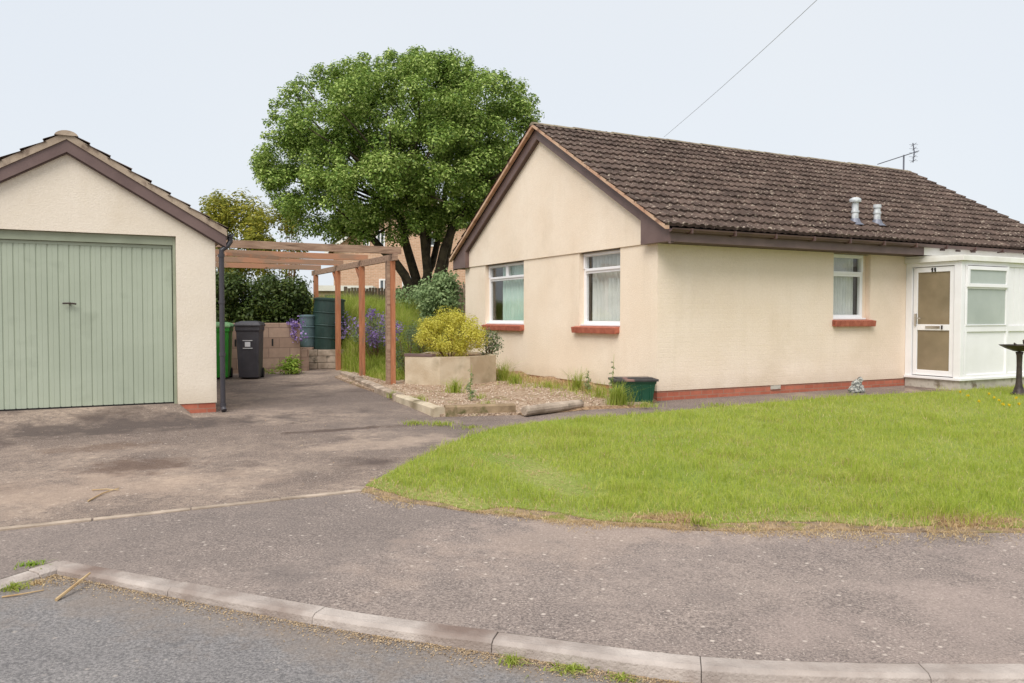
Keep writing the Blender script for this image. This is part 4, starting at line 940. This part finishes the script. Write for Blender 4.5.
# bird bath
q = Vector((8.33, 13.2, 0)); zb = g(q.x, q.y); bb = empty('bird_bath', (q.x, q.y, zb)); tag(bb, 'dark metal bird bath on a slim pedestal in front of the porch', 'bird bath')
MB().lathe([(.001, 0), (.13, 0), (.13, .03), (.085, .06), (.07, .12), (.055, .16), (.045, .25), (.04, .5), (.045, .66), (.06, .72), (.001, .73)], 20).build('pedestal', M['iron'], bb, smooth=True)
MB().lathe([(.001, .73), (.08, .73), (.2, .775), (.29, .825), (.3, .835), (.29, .838), (.18, .8), (.001, .785)], 28).build('bowl', M['iron'], bb, smooth=True)
def bird(loc, s, rz, lab):
    mb = MB(); pts = [(-.11, 0, .05), (-.06, 0, .045), (0, 0, .05), (.04, 0, .075), (.06, 0, .105), (.085, 0, .105)]
    mb.tube([(p[0] * s, p[1] * s, p[2] * s) for p in pts], [.006 * s, .02 * s, .036 * s, .03 * s, .021 * s, .004 * s], 10); mb.tube([(0, .012 * s, 0), (0, .012 * s, .04 * s)], .004 * s, 5); mb.tube([(0, -.012 * s, 0), (0, -.012 * s, .04 * s)], .004 * s, 5)
    o = mb.build('bird_figure', M['iron'], None, loc, (0, 0, rz), smooth=True); tag(o, lab, 'ornament'); return o
bird((8.33 - .1, 13.13, zb + .80), .62, R(190), 'small dark bird figure at the left inside the bird bath bowl')
bird((8.33 + .12, 13.2, zb + .79), 1.1, R(100), 'larger dark bird figure on the right side of the bird bath')
# stone ornament by the wall
q = gp(857, 393); so_ = empty('stone_ornament', q, ROT); so_.scale = (.82, .82, .82); tag(so_, 'lumpy grey and white stone ornament by the brick plinth of the bungalow', 'ornament')
for i, (x, y, z, r) in enumerate([(-.12, 0, .06, .1), (-.02, .02, .08, .11), (.08, 0, .07, .1), (-.04, .0, .17, .09), (.05, .03, .2, .085), (.06, -.02, .27, .06), (-.09, -.05, .05, .07), (.12, -.03, .05, .06)]):
    mb = MB(); n1, n2 = 7, 10
    prof = [(r * math.sin(math.pi * a / n1), -r * math.cos(math.pi * a / n1)) for a in range(n1 + 1)]; mb.lathe([(max(.001, p[0]), p[1]) for p in prof], n2)
    mb.v = [(v[0] * random.uniform(.85, 1.15) + x, v[1] * random.uniform(.85, 1.15) + y, v[2] * random.uniform(.85, 1.15) + z) for v in mb.v]; mb.build('stone', M['stone'], so_)

# ------------------------------------------------------------------ trees
def branchy(mb, a, b, r0, r1, bend=.2, seg=6):
    a, b = Vector(a), Vector(b); L = (b - a).length; off = Vector((random.uniform(-1, 1), random.uniform(-1, 1), random.uniform(-.3, .6))) * bend * L; pts = []; rs = []
    for i in range(seg + 1):
        t = i / seg; p = a.lerp(b, t) + off * math.sin(math.pi * t) * .5 + Vector((random.uniform(-1, 1), random.uniform(-1, 1), random.uniform(-1, 1))) * .02 * L * (1 if 0 < i < seg else 0)
        pts.append(p); rs.append(r0 + (r1 - r0) * t)
    mb.tube(pts, rs, 9); return pts
TD = 24.
tb = at(420, 292, TD); tb.z = 1.0
tree = empty('broadleaf_tree', tb); tag(tree, 'large spreading green broadleaf tree with several dark trunks behind the garden', 'tree')
lobes = [(400, 125, 74), (335, 115, 50), (304, 166, 46), (360, 175, 62), (430, 100, 48), (474, 115, 50), (496, 150, 46), (450, 165, 62), (400, 203, 40), (455, 200, 42), (325, 200, 34), (512, 112, 26), (290, 142, 24), (372, 82, 26), (455, 80, 24), (290, 192, 24), (484, 188, 38), (420, 75, 20), (352, 226, 22), (270, 172, 16)]
clumps = []
def to_local(px, py, dep): return at(px, py, dep) - tb
sc = TD / F
for (px, py, r) in lobes:
    n = max(5, int(r * r / 54))
    for i in range(n):
        d = Vector(unit(rng.normal(size=3))); rad = r * random.uniform(.5, 1.0) ** .5
        qx, qy = px + d.x * rad, py + d.z * rad
        dd = d.y * r * sc * 1.15 + (random.uniform(-1.2, 1.2) if r > 30 else 0)
        c = to_local(qx, qy, TD + dd)
        rr = random.uniform(.24, .52); clumps.append((tuple(c), (rr, rr, rr * .8)))
for i in range(46):                                         # twiggy outline
    t = random.uniform(0, 1); th = math.pi * (1.0 - t) ; px = 400 + 140 * math.cos(th) * random.uniform(.93, 1.02); py = 158 - 104 * math.sin(th) ** .85 * random.uniform(.9, 1.03)
    rr = random.uniform(.14, .26); clumps.append((tuple(to_local(px, py, TD + random.uniform(-1, 1))), rr))
for (px, py) in ((347, 63), (352, 70), (415, 52), (417, 60), (404, 64), (470, 62), (466, 70), (503, 76), (520, 86), (534, 100), (258, 158), (262, 168), (380, 72), (436, 64), (300, 96), (320, 86)):
    clumps.append((tuple(to_local(px, py, TD + random.uniform(-.8, .8))), (.17, .17, .22)))
leaf_cloud('crown', clumps, 760, .094, L_TREE, tree, aspect=.6, up=1.1, hollow=.35)
tk = MB(); base = Vector((0, 0, -.1))
mains = [((0, 0, -.2), (-.05, 0, .55), .42, .34)]
for a, b, r0, r1 in mains: branchy(tk, a, b, r0, r1, .02, 3)
targets = [(372, 238, .17, -.3), (392, 205, .17, .2), (405, 190, .15, -.6), (425, 200, .15, .5), (452, 215, .18, .1), (475, 190, .16, -.2), (448, 175, .12, .9)]
ends = []
for (px, py, r, dy) in targets:
    e = to_local(px, py, TD + dy * 1.5); branchy(tk, (random.uniform(-.14, .14), random.uniform(-.1, .1), .25), e, r, r * .6, .16, 6); ends.append((e, r * .6))
e2_ = to_local(338, 222, TD); branchy(tk, ends[0][0], e2_, .10, .05, .1); 
for c, r in clumps[::8]:
    e = min(ends, key=lambda q: (Vector(c) - q[0]).length); branchy(tk, e[0], c, e[1] * .5, .015, .12, 4)
tk.build('trunk', M['bark'], tree, smooth=True)

def bush(name, label, cat, px, py, dep, rx, rz, n, size, m, clr=(.25, .4), count=20, up=.5, aspect=.6, ground=None, stem=True, ry=None, group=None, hollow=.2):
    """px, py: centre of the foliage; rx, rz in metres"""
    c = at(px, py, dep); zb_ = gh(c.x, c.y) if ground is None else ground
    o = empty(name, (c.x, c.y, zb_)); tag(o, label, cat, group); cl = []; ry = ry or rx
    for i in range(count):
        d = unit(rng.normal(size=3)) * rng.uniform(.45, 1.0) ** .5; cl.append(((d[0] * rx, d[1] * ry, c.z - zb_ + d[2] * rz), random.uniform(*clr) * 1.0))
    leaf_cloud('foliage', cl, n, size, m, o, aspect=aspect, up=up, hollow=hollow)
    if stem:
        mb = MB()
        for i in range(6): branchy(mb, (random.uniform(-.05, .05), random.uniform(-.05, .05), -.05), cl[i * (count // 6)][0], .03 if rz > .5 else .012, .006, .12, 4)
        mb.build('stem', M['bark2'], o)
    return o
DENS = 2.2
bush('conifer', 'tall yellow green conifer behind the pergola, nearest the garage roof', 'tree', 237, 238, 28, 1.0, 1.5, 420, .16, L_OLIVE, (.35, .6), 44, 1.2, .4, 1.0)
bush('conifer', 'lower olive conifer to the right of the taller one behind the pergola', 'tree', 276, 242, 27, .85, 1.4, 420, .15, L_OLIVE, (.3, .5), 26, 1.2, .4, 1.0)
bush('conifer', 'small yellow conifer tip just above the garage gutter', 'tree', 216, 220, 29, .5, .85, 420, .15, L_OLIVE, (.25, .4), 16, 1.2, .4, 1.0)
bush('sparse_sapling', 'thin sparse sapling with few leaves right of the conifers', 'tree', 286, 224, 25, .55, .75, 60, .1, L_GREYG, (.2, .3), 16, .3, .6, 1.1)
# hedge
hg = empty('hedge', at(262, 300, 18.2)); hg.location.z = 1.05; tag(hg, 'dense dark green clipped hedge above the block retaining wall', 'hedge')
cl = []
for i in range(260):
    a = random.uniform(-3.3, 1.15); b = random.uniform(-.15, .9); z = random.uniform(.05, 1.08); p = U * a + W * b; cl.append(((p.x, p.y, z), random.uniform(.2, .34)))
leaf_cloud('foliage', cl, 900, .085, L_HEDGE, hg, aspect=.55, up=.5, hollow=.3)
mb = MB()
for i in range(16): branchy(mb, U * (-3.2 + i * .28) + W * .35, U * (-3.2 + i * .28) + W * .35 + Vector((random.uniform(-.1, .1), 0, .9)), .02, .008)
mb.build('stem', M['bark2'], hg)

bush('elder_bush', 'grey green leafy bush standing below the big tree beside the bungalow', 'bush', 442, 305, 19.6, .5, .72, 800, .1, L_GREYG, (.22, .36), 30)
bush('elder_bush', 'pale green shrub left of the leafy bush at the top of the bank', 'bush', 417, 300, 21, .5, .4, 700, .09, L_GREYG, (.2, .3), 18)
bush('golden_shrub', 'rounded golden yellow shrub filling the block planter', 'shrub', 449, 334, 15.2, .74, .38, 4200, .04, L_YELLOW, (.13, .22), 60, .9, .45, .5)
bush('dark_shrub', 'small dark green shrub at the right end of the planter', 'shrub', 490, 342, 15.7, .16, .3, 1500, .05, L_SAGE, (.12, .18), 12, .6, .5, .5)
bush('lavender_bush', 'grey green lavender bush between pergola post and planter', 'shrub', 406, 350, 15.6, .22, .42, 1600, .05, L_SAGE, (.12, .2), 22, 1.5, .25)
bush('sage_bush', 'grey green bush with few mauve flowers behind the planter', 'shrub', 425, 332, 17.2, .42, .33, 1300, .055, L_SAGE, (.14, .22), 20, 1.5, .3)
bush('purple_flowers', 'mound of purple flowers between the two nearest pergola posts', 'flowering plant', 376, 328, 16.9, .5, .34, 900, .045, L_PURPLE, (.12, .2), 26, .6, .8)
bush('sage_bush', 'grey green foliage of a flowering mound between the two nearest pergola posts', 'shrub', 376, 334, 17.1, .5, .34, 1100, .05, L_SAGE, (.14, .22), 26, 1.3, .35)
bush('purple_flowers', 'faint mauve flowers beside the large water butt', 'flowering plant', 352, 328, 18.2, .34, .3, 420, .05, L_PURPLE, (.12, .2), 14, .6, .8)
bush('trailing_flowers', 'purple flowers trailing over the right end of the retaining wall', 'flowering plant', 299, 329, 17.2, .2, .3, 700, .05, L_PURPLE, (.07, .13), 18, .6, .8, .1, ry=.1, stem=False)
bush('leafy_weed', 'bright green leafy plant at the foot of the retaining wall', 'plant', 291, 367, 16.8, .26, .14, 900, .09, L_FERN, (.12, .18), 14, 1.2, .35, .1)
bush('leafy_weed', 'tiny green weed between the black bin and the leafy plant', 'plant', 269, 371, 16.7, .12, .07, 900, .06, L_FERN, (.08, .1), 6, 1.2, .35, .1, stem=False)

# ------------------------------------------------------------------ far buildings and fences
fb = at(418, 300, 38); fh = empty('brick_house', (fb.x, fb.y, 1.0), R(6)); tag(fh, 'orange brick house with pale gable cladding behind the big tree', 'house')
hw = 3.9; ez = 4.5 - 1.0; az = 7.4 - 1.0
MB().prism([(-hw, -.5), (hw, -.5), (hw, ez), (0, az), (-hw, ez)], 'y', 0, 8).build('wall', M['farbrick'], fh)
mb = MB()
for s in (-1, 1): mb.prism([(s * (hw + .35), ez - .16), (0, az + .1), (0, az + .25), (s * (hw + .35), ez - .02)], 'y', -.3, 8.3)
mb.build('roof', M['tile'], fh)
mb = MB()
for s in (-1, 1): mb.prism([(s * (hw + .36), ez - .34), (0, az - .08), (0, az + .09), (s * (hw + .36), ez - .17)], 'y', -.34, -.3)
mb.build('bargeboard', M['whiteold'], fh)
for (px0, px1, py0, py1) in ((379, 389, 279, 291), (402, 411, 276, 290), (363, 370, 232, 250), (376, 385, 230, 251), (425, 436, 232, 246), (440, 450, 276, 290)):
    a, b = at(px0, py0, 37.8) - fh.location, at(px1, py1, 37.8) - fh.location; rotm = Matrix.Rotation(-R(6), 4, 'Z'); a, b = rotm @ a, rotm @ b
    mb = MB(); t = .07; x0_, x1_, z1_, z0_ = a.x, b.x, a.z, b.z
    mb.box(x0_, x0_ + t, -.05, .03, z0_, z1_); mb.box(x1_ - t, x1_, -.05, .03, z0_, z1_); mb.box(x0_ + t, x1_ - t, -.05, .03, z0_, z0_ + t); mb.box(x0_ + t, x1_ - t, -.05, .03, z1_ - t, z1_); mb.box((x0_ + x1_) / 2 - .03, (x0_ + x1_) / 2 + .03, -.04, .03, z0_ + t, z1_ - t)
    f_ = mb.build('window', M['white'], fh); MB().box(x0_ + t, x1_ - t, -.02, -.01, z0_ + t, z1_ - t).build('pane', mat('far_glass', srgb(90, 96, 100), rough=.1, spec=.8) if 'fg' not in M else M['fg'], f_)
q = at(352, 290, 33); ob = empty('outbuilding', (q.x, q.y, 1.), R(6)); tag(ob, 'low flat roofed outbuilding with white fascia left of the brick house', 'outbuilding')
MB().box(-1.4, .75, 0, 2.6, -.3, 1.35).build('wall', M['fencewood'], ob); MB().box(-1.5, .85, -.1, 2.7, 1.36, 1.58).build('roof', M['whiteold'], ob)
mb = MB(); mb.box(-1.1, -.3, -.03, .0, .5, 1.2); mb.box(-.1, .6, -.03, 0, .5, 1.2); mb.build('window', mat('far_glass', srgb(90, 96, 100), rough=.1, spec=.8), ob)
def fence(a, b, z0_, z1_, lab, pw_=.1, m=None, gap=.012):
    d = b - a; L = d.length; th = math.atan2(d.y, d.x); f = empty('timber_fence', (a.x, a.y, z0_), th); tag(f, lab, 'fence'); mb = MB(); x = 0
    while x < L: mb.box(x, min(x + pw_ - gap, L), 0, .02, 0, z1_ - z0_ + random.uniform(-.02, .02)); x += pw_
    mb.build('board', m or M['fencewood'], f); MB().box(0, L, .021, .06, .3, .38).build('rail', m or M['fencewood'], f); MB().box(0, L, .021, .06, z1_ - z0_ - .3, z1_ - z0_ - .22).build('rail', m or M['fencewood'], f)
    [MB().box(i * L / max(1, int(L / 1.8)) - .05, i * L / max(1, int(L / 1.8)) + .05, .061, .16, 0, z1_ - z0_ + .05).build('fence_post', m or M['fencewood'], f) for i in range(int(L / 1.8) + 1)]
fence(at(345, 300, 27), at(470, 300, 27), 1.0, at(400, 288, 27).z, 'low brown board fence between the garden bank and the brick house')
fence(at(452, 300, 20), at(470, 300, 20.3), .6, at(455, 284, 20).z, 'short grey brown fence panel beside the back corner of the bungalow', .16, gap=.03)

# ------------------------------------------------------------------ grass
def blades_obj(name, P, h, wd, m, lean, label, cat, kind='stuff', parent=None):
    o = np_mesh(name, blades_V(P, h, wd, lean), BLADE, 5, m, parent)
    if kind: tag(o, label, cat, kind=kind)
    return o
lawn_front = [(362, 491), (385, 496), (420, 503), (460, 509), (500, 514), (560, 519), (640, 525), (700, 529), (800, 529), (900, 531), (1024, 532)]
def ragged(P, amp=.05):
    Q = []
    for a, b in zip(P[:-1], P[1:]):
        L = math.hypot(b[0] - a[0], b[1] - a[1]); m_ = max(1, int(L / .09))
        for i in range(m_):
            t = i / m_; x_, y_ = a[0] + (b[0] - a[0]) * t, a[1] + (b[1] - a[1]) * t; h_ = float(hnoise(np.array([x_]), np.array([y_]), 2.3, 8)[0] * .65 + hnoise(np.array([x_]), np.array([y_]), 9., 3)[0] * .35 - .5)
            Q.append((x_ + h_ * amp * .5, y_ + h_ * amp * 2.4))
    return Q + [P[-1]]
lawn_back = [(1024, 390.5), (960, 391), (905, 394), (860, 396), (760, 404), (680, 411), (640, 415), (600, 418), (545, 422), (500, 428), (470, 437), (440, 449), (400, 468)]
FE = ragged([xy(gp(*p)) for p in lawn_front] + [(8., 6.3), (11.5, 7.2)]); LP = FE + [(14, 9)] + [xy(C0 + U * 12 - W * 1.15)] + [xy(C0 + U * 5.68 - W * 1.12)] + [xy(gp(*p)) for p in lawn_back[2:]]
LPin = [(p[0], p[1] - .01 + .22 * float(hnoise(np.array([p[0]]), np.array([p[1]]), 3.3, 17)[0])) for p in FE] + LP[len(FE):]
sheet('lawn', LPin, .014, M['lawn'])
LPv = [(p[0], p[1] - .02) for p in FE] + [(14, 9.3)] + [(p[0], p[1] + .45) for p in FE[::-1]]
sheet('lawn_verge', LPv, .007, M['verge_soil'])
def dist_seg(x, y, pts):
    d = np.full(len(x), 1e9)
    for a, b in zip(pts[:-1], pts[1:]):
        ax, ay, bx, by = a[0], a[1], b[0], b[1]; L2 = (bx - ax) ** 2 + (by - ay) ** 2
        t = np.clip(((x - ax) * (bx - ax) + (y - ay) * (by - ay)) / L2, 0, 1); d = np.minimum(d, np.hypot(x - ax - t * (bx - ax), y - ay - t * (by - ay)))
    return d
worn = [xy(gp(*p)) for p in ((500, 458), (530, 470), (548, 482), (575, 494))]
n = 620000; x = rng.uniform(-1.6, 12, n); y = rng.uniform(4.8, 17, n)
n0 = inpoly(x, y, LP); x, y = x[n0], y[n0]
dens = np.clip(1.3 - .085 * y, .3, 1); k = rng.random(len(x)) < dens; x, y = x[k], y[k]
edge = dist_seg(x, y, FE); wn = dist_seg(x, y, worn)
patch = .6 * hnoise(x, y, 1.3) + .4 * hnoise(x, y, 4.5, 3); tuf = hnoise(x, y, 7, 5)
h = .03 + .035 * patch + .035 * (tuf > .72) + .06 * (hnoise(x, y, 2.2, 33) > .8) + .05 * (hnoise(x, y, 4.1, 35) > .86) + .02 * rng.random(len(x))
h *= np.clip(.35 + edge * 1.6, .35, 1) * np.clip(.2 + wn * 2.6, .2, 1)
keep = rng.random(len(x)) < np.clip(.05 + edge * 3.2 + .8 * (hnoise(x, y, 3.1, 41) - .5), 0, 1) * np.clip(.35 + 1.3 * hnoise(x, y, 1.9, 14), 0, 1) * np.clip(.08 + wn * 3, 0, 1)
dry = (rng.random(len(x)) < np.clip(.85 - edge * 1.9 + .5 * (hnoise(x, y, 2.6, 21) - .5), 0.02, 1) + .22 * np.clip(hnoise(x, y, .8, 9) * .6 + hnoise(x, y, 2.7, 31) * .4 - .45, 0, 1) * 2) | (rng.random(len(x)) < .85 * np.clip(1.3 - wn / .14, 0, 1))
z = np.interp(y - .25 * x, GV, GZ) + .01
P = np.stack([x, y, z], 1)
s1 = keep & ~dry; blades_obj('lawn_grass', P[s1], h[s1], .0055, L_LAWN, 1.2, 'bright green rough lawn grass in front of the bungalow', 'grass')
s2 = dry; blades_obj('dry_grass', P[s2], h[s2] * .7, .005, L_DRY, 1.8, 'straw coloured dry grass fringe along the pavement edge of the lawn', 'grass')
# ragged overhang of dry stalks beyond the lawn edge
n = 14000; t = rng.integers(0, len(FE) - 1, n); u_ = rng.random(n); FEa = np.array(FE); p = FEa[t] * (1 - u_[:, None]) + FEa[t + 1] * u_[:, None]
p[:, 1] += -np.abs(rng.normal(0, .10, n)) * (.1 + 2.4 * hnoise(p[:, 0], p[:, 1], 2.2) ** 2); p = p[rng.random(n) < .25 + .75 * (hnoise(p[:, 0], p[:, 1], 3.1, 6) > .45)]; n = len(p); P = np.concatenate([p, (np.interp(p[:, 1] - .25 * p[:, 0], GV, GZ) + .003)[:, None]], 1)
blades_obj('dry_grass', P, rng.uniform(.008, .028, n), .005, L_DRY, 3., 'scattered dead stalks and thatch lying on the pavement beside the lawn', 'dead grass')
# bare soil patches at the lawn edge
for (px0, px1, py, rw_) in ((640, 706, 520, .09), (925, 1012, 522, .13)):
    pts = []; a, b = gp(px0, py), gp(px1, py)
    for i in range(40):
        th = 2 * math.pi * i / 40; c = a.lerp(b, .5); r1 = (b - a).length / 2; jj = 1 + .16 * math.sin(3 * th + px0) + .12 * math.sin(5 * th) + random.uniform(-.07, .07); pts.append((c.x + math.cos(th) * r1 * jj, c.y + math.sin(th) * rw_ * jj))
    sheet('bare_soil', pts, .017, M['soil'])
    n = 500; pp = np.array([(c.x + rng.normal() * r1 * .7, c.y + rng.normal() * rw_ * .8) for _ in range(n)]); P = np.concatenate([pp, (np.interp(pp[:, 1] - .25 * pp[:, 0], GV, GZ) + .015)[:, None]], 1)
    blades_obj('dry_grass', P, rng.uniform(.01, .05, n), .006, L_DRY, 2.5, 'dead stalks lying over the bare soil at the lawn edge', 'dead grass')
# dandelions
for i, (px, py) in enumerate([(968, 402), (989, 400), (994, 404), (999, 407), (1003, 411), (1009, 412), (1016, 404), (960, 398), (1019, 411), (979, 408)]):
    q = gp(px, py); e = empty('dandelion', q); tag(e, 'one of the small yellow dandelions in the lawn near the bird bath', 'flower', 'dandelions in the lawn')
    MB().tube([(0, 0, 0), (.005, 0, .06), (0, 0, .1)], .003, 5).build('stem', L_GRASS, e)
    cl = [((0, 0, .1), .022)]; leaf_cloud('flower_head', cl, 60000, .022, L_DAND, e, aspect=.5, up=1.5, hollow=.1)
# tall grass on the bank
n = 60000; a = rng.uniform(.05, 2.6, n); b = rng.uniform(.55, 11, n)
ok = ~((a > 2.1) & (b < 3.2)) & ~((a > .9) & (b < 2.0)); a, b = a[ok], b[ok]
P = np.array([(P0.x + U.x * a[i] + W.x * b[i], P0.y + U.y * a[i] + W.y * b[i]) for i in range(len(a))]); zz = np.array([gh(p[0], p[1]) for p in P])
hh = (.12 + .28 * hnoise(P[:, 0], P[:, 1], 1.5, 4)) * rng.uniform(.5, 1.25, len(a)) * np.clip(.5 + (b - .5) * .3, .5, 2.0)
blades_obj('bank_grass', np.concatenate([P, zz[:, None]], 1), hh, .014, L_GRASS, .5, 'tall unmown grass covering the bank behind the pergola posts', 'long grass')
n = 26000; a = rng.uniform(-5.5, 7, n); b = rng.uniform(5, 13, n); P = np.stack([P0.x + U.x * a + W.x * b, P0.y + U.y * a + W.y * b], 1); zz = np.array([gh(p[0], p[1]) for p in P])
blades_obj('garden_grass', np.concatenate([P, zz[:, None]], 1), rng.uniform(.2, .6, n), .02, L_GRASS, .5, 'long rough grass in the upper garden below the big tree', 'long grass')
# tufts and weeds
def tuft(px, py, h_, nb, spread, lab, m=None, name='grass_tuft', lean=.9, wd=.008, group=None, dz=.03):
    if dz == -.045: dz = RD(gp(px, py).x) - .003
    q = gp(px, py, dz); n = nb; r = np.abs(rng.normal(0, spread, n)); t = rng.uniform(0, 6.283, n); P = np.stack([r * np.cos(t), r * np.sin(t) * .7, 0 * r], 1)
    o = np_mesh(name, blades_V(P, rng.uniform(.4, 1.1, n) * h_, wd, lean), BLADE, 5, m or L_GRASS, None, q); tag(o, lab, 'weed', group, 'stuff' if spread >= .12 else None); return o
tuft(455, 393, .3, 190, .1, 'largest grass tuft on the gravel in front of the planter')
tuft(420, 402, .14, 90, .08, 'low weed tuft behind the pale edging stones')
tuft(393, 398, .15, 90, .06, 'small grass tuft at the foot of the nearest pergola post')
tuft(488, 406, .1, 70, .08, 'small low weed behind the mossy edging log')
tuft(480, 399, .12, 60, .08, 'small weed in the middle of the gravel bed')
tuft(578, 391, .45, 150, .09, 'tall seeding grass clump against the gable wall left of the recycling box')
tuft(548, 388, .16, 160, .25, 'low dry weeds along the foot of the gable wall', L_GRASS)
tuft(503, 381, .5, 200, .1, 'tall green grass between planter and gable wall')
tuft(515, 384, .3, 150, .12, 'shorter grass at the foot of the gable wall below the wide window')
tuft(618, 405, .38, 420, .1, 'dense green weed clump in front of the recycling box')
tuft(645, 407, .12, 120, .14, 'low weeds along the front of the recycling box')
tuft(600, 398, .3, 80, .06, 'slim weed just left of the recycling box')
tuft(715, 406, .07, 110, .14, 'flat weed on the path by the brick plinth', dz=.01)
tuft(415, 424, .06, 160, .12, 'low green weeds outside the corner of the concrete edging', L_GRASS, dz=.01)
tuft(440, 425, .07, 160, .14, 'low yellow green weeds in front of the mossy log', L_GRASS, dz=.01)
tuft(470, 428, .05, 120, .16, 'sparse weeds between the driveway and the lawn corner', L_GRASS, dz=.01)
tuft(512, 664, .05, 90, .035, 'bright green weed growing in the gutter below the kerb joint', dz=-.045, lean=1.6)
tuft(572, 671, .035, 160, .06, 'wider green weed in the gutter right of the first one', L_GRASS, dz=-.045, lean=2.2)
tuft(622, 680, .03, 70, .04, 'low weed in the gutter at the bottom edge', L_GRASS, dz=-.045, lean=2.2)
tuft(12, 590, .05, 130, .05, 'green weed in the gutter below the broken kerb at the left', dz=-.045, lean=1.8)
tuft(33, 565, .03, 90, .05, 'small weed behind the kerb joint at the left', L_FERN, dz=.0, lean=1.8)
tuft(38, 584, .03, 90, .07, 'sparse weed in front of the kerb joint at the left', L_DRY, dz=-.045, lean=1.8)
tuft(700, 524, .08, 60, .06, 'yellowish tuft overhanging the bare soil at the lawn edge', L_GRASS, dz=.02)
def stalk(px, py, h_, lab, n=7):
    q = gp(px, py, .02); e = empty('tall_weed', q); tag(e, lab, 'weed'); mb = MB(); pts = [(0, 0, 0), (.01, 0, h_ * .5), (-.01 + random.uniform(-.04, .04), .01, h_)]; mb.tube(pts, [.006, .005, .002], 5); mb.build('stem', L_GRASS, e)
    cl = [((random.uniform(-.03, .03), random.uniform(-.03, .03), h_ * (.15 + .8 * i / n)), .06 * (1.2 - i / n)) for i in range(n)]; leaf_cloud('leaves', cl, 5000, .05, L_GREYG, e, aspect=.25, hollow=.1)
stalk(470, 402, .55, 'single upright leafy weed on the gravel right of the largest tuft')
stalk(588, 393, .42, 'leafy upright weed against the gable wall')
stalk(612, 403, .72, 'tallest thin weed stem beside the recycling box')
stalk(634, 396, .62, 'bare thin stem rising behind the recycling box', 2)
# debris in the gutter, and litter on the tarmac
n = 13000; t = rng.integers(0, len(K) - 1, n); u_ = rng.random(n); Ka = np.array(K); p = Ka[t] * (1 - u_[:, None]) + Ka[t + 1] * u_[:, None]
dn = Ka[t + 1] - Ka[t]; dn = np.stack([dn[:, 1], -dn[:, 0]], 1) / np.linalg.norm(dn, axis=1)[:, None]; p = p + dn * (.12 + np.abs(rng.normal(0, .05, n)) * (.3 + 1.6 * rng.random(n)))[:, None]
m_ = (p[:, 0] < 3.2); p = p[m_]; zz = np.interp(p[:, 1] - .25 * p[:, 0], GV, GZ) + np.interp(p[:, 0], [-3, -.5, 1.0], [-.026, -.038, -.071])
V = leaf_verts(np.stack([p[:, 0], p[:, 1], zz], 1), unit(np.stack([rng.normal(0, .35, len(p)), rng.normal(0, .35, len(p)), np.ones(len(p))], 1)), .011, .5)
tag(np_mesh('gutter_debris', V, [(0, 1, 2, 3)], 4, leaf_mat('leaf_litter', [srgb(128, 104, 80), srgb(176, 150, 116), srgb(206, 184, 150)], .1, .9)), 'brown leaf litter collected along the foot of the kerb', 'leaf litter', kind='stuff')
n = 2600; px = rng.uniform(0, 700, n); x = rng.uniform(-6, 3, n); y = rng.uniform(4, 16, n); w_ = hnoise(x, y, .9, 12) * (.4 + .6 * (y > 6)); k = rng.random(n) < np.clip(w_ - .3, 0, 1) * 1.4
k &= ~inpoly(x, y, LP) & ~inpoly(x, y, gb); q = [(X, Y) for X, Y in zip(x[k], y[k])]
loc_ = [local(t_) for t_ in q]; k2 = [i for i, t_ in enumerate(q) if g(*t_) > -.165 and not (Vector((t_[0], t_[1], 0)) - G0).dot(W) > -.7 or (Vector((t_[0], t_[1], 0)) - G0).dot(U) > .3]
q = np.array(q)[k2]; q = q[q[:, 1] < 15.8]
zz = np.interp(q[:, 1] - .25 * q[:, 0], GV, GZ) + .006
V = leaf_verts(np.stack([q[:, 0], q[:, 1], zz], 1), unit(np.stack([rng.normal(0, .3, len(q)), rng.normal(0, .3, len(q)), np.ones(len(q))], 1)), .018, .5)
tag(np_mesh('leaf_litter', V, [(0, 1, 2, 3)], 4, leaf_mat('pale_litter', [srgb(110, 86, 66), srgb(168, 140, 110), srgb(200, 182, 156)], .1, .9)), 'scattered dry leaf litter on the driveway and pavement', 'leaf litter', kind='stuff')
def twig(pts, r, lab):
    P_ = [Vector(p) for p in pts]; tag(MB().tube(P_, [r, r * .9, r * .6][:len(P_)], 6).build('twig', M['twig']), lab, 'twig')
rd = -.026
twig([gp(56, 600, rd), gp(75, 585, rd + .03), gp(90, 573, .02)], .009, 'thickest pale twig leaning on the kerb at the left')
twig([gp(2, 597, rd), gp(22, 594, rd + .006), gp(44, 590, rd)], .005, 'thin twig lying in the gutter at the left edge')
twig([gp(88, 501, .008), gp(103, 493, .012), gp(119, 488, .01)], .006, 'forked dry twig on the driveway')
twig([gp(92, 490, .008), gp(106, 489, .01), gp(119, 490, .008)], .005, 'second dry twig crossing the forked one on the driveway')
q = gp(522, 520, .0)
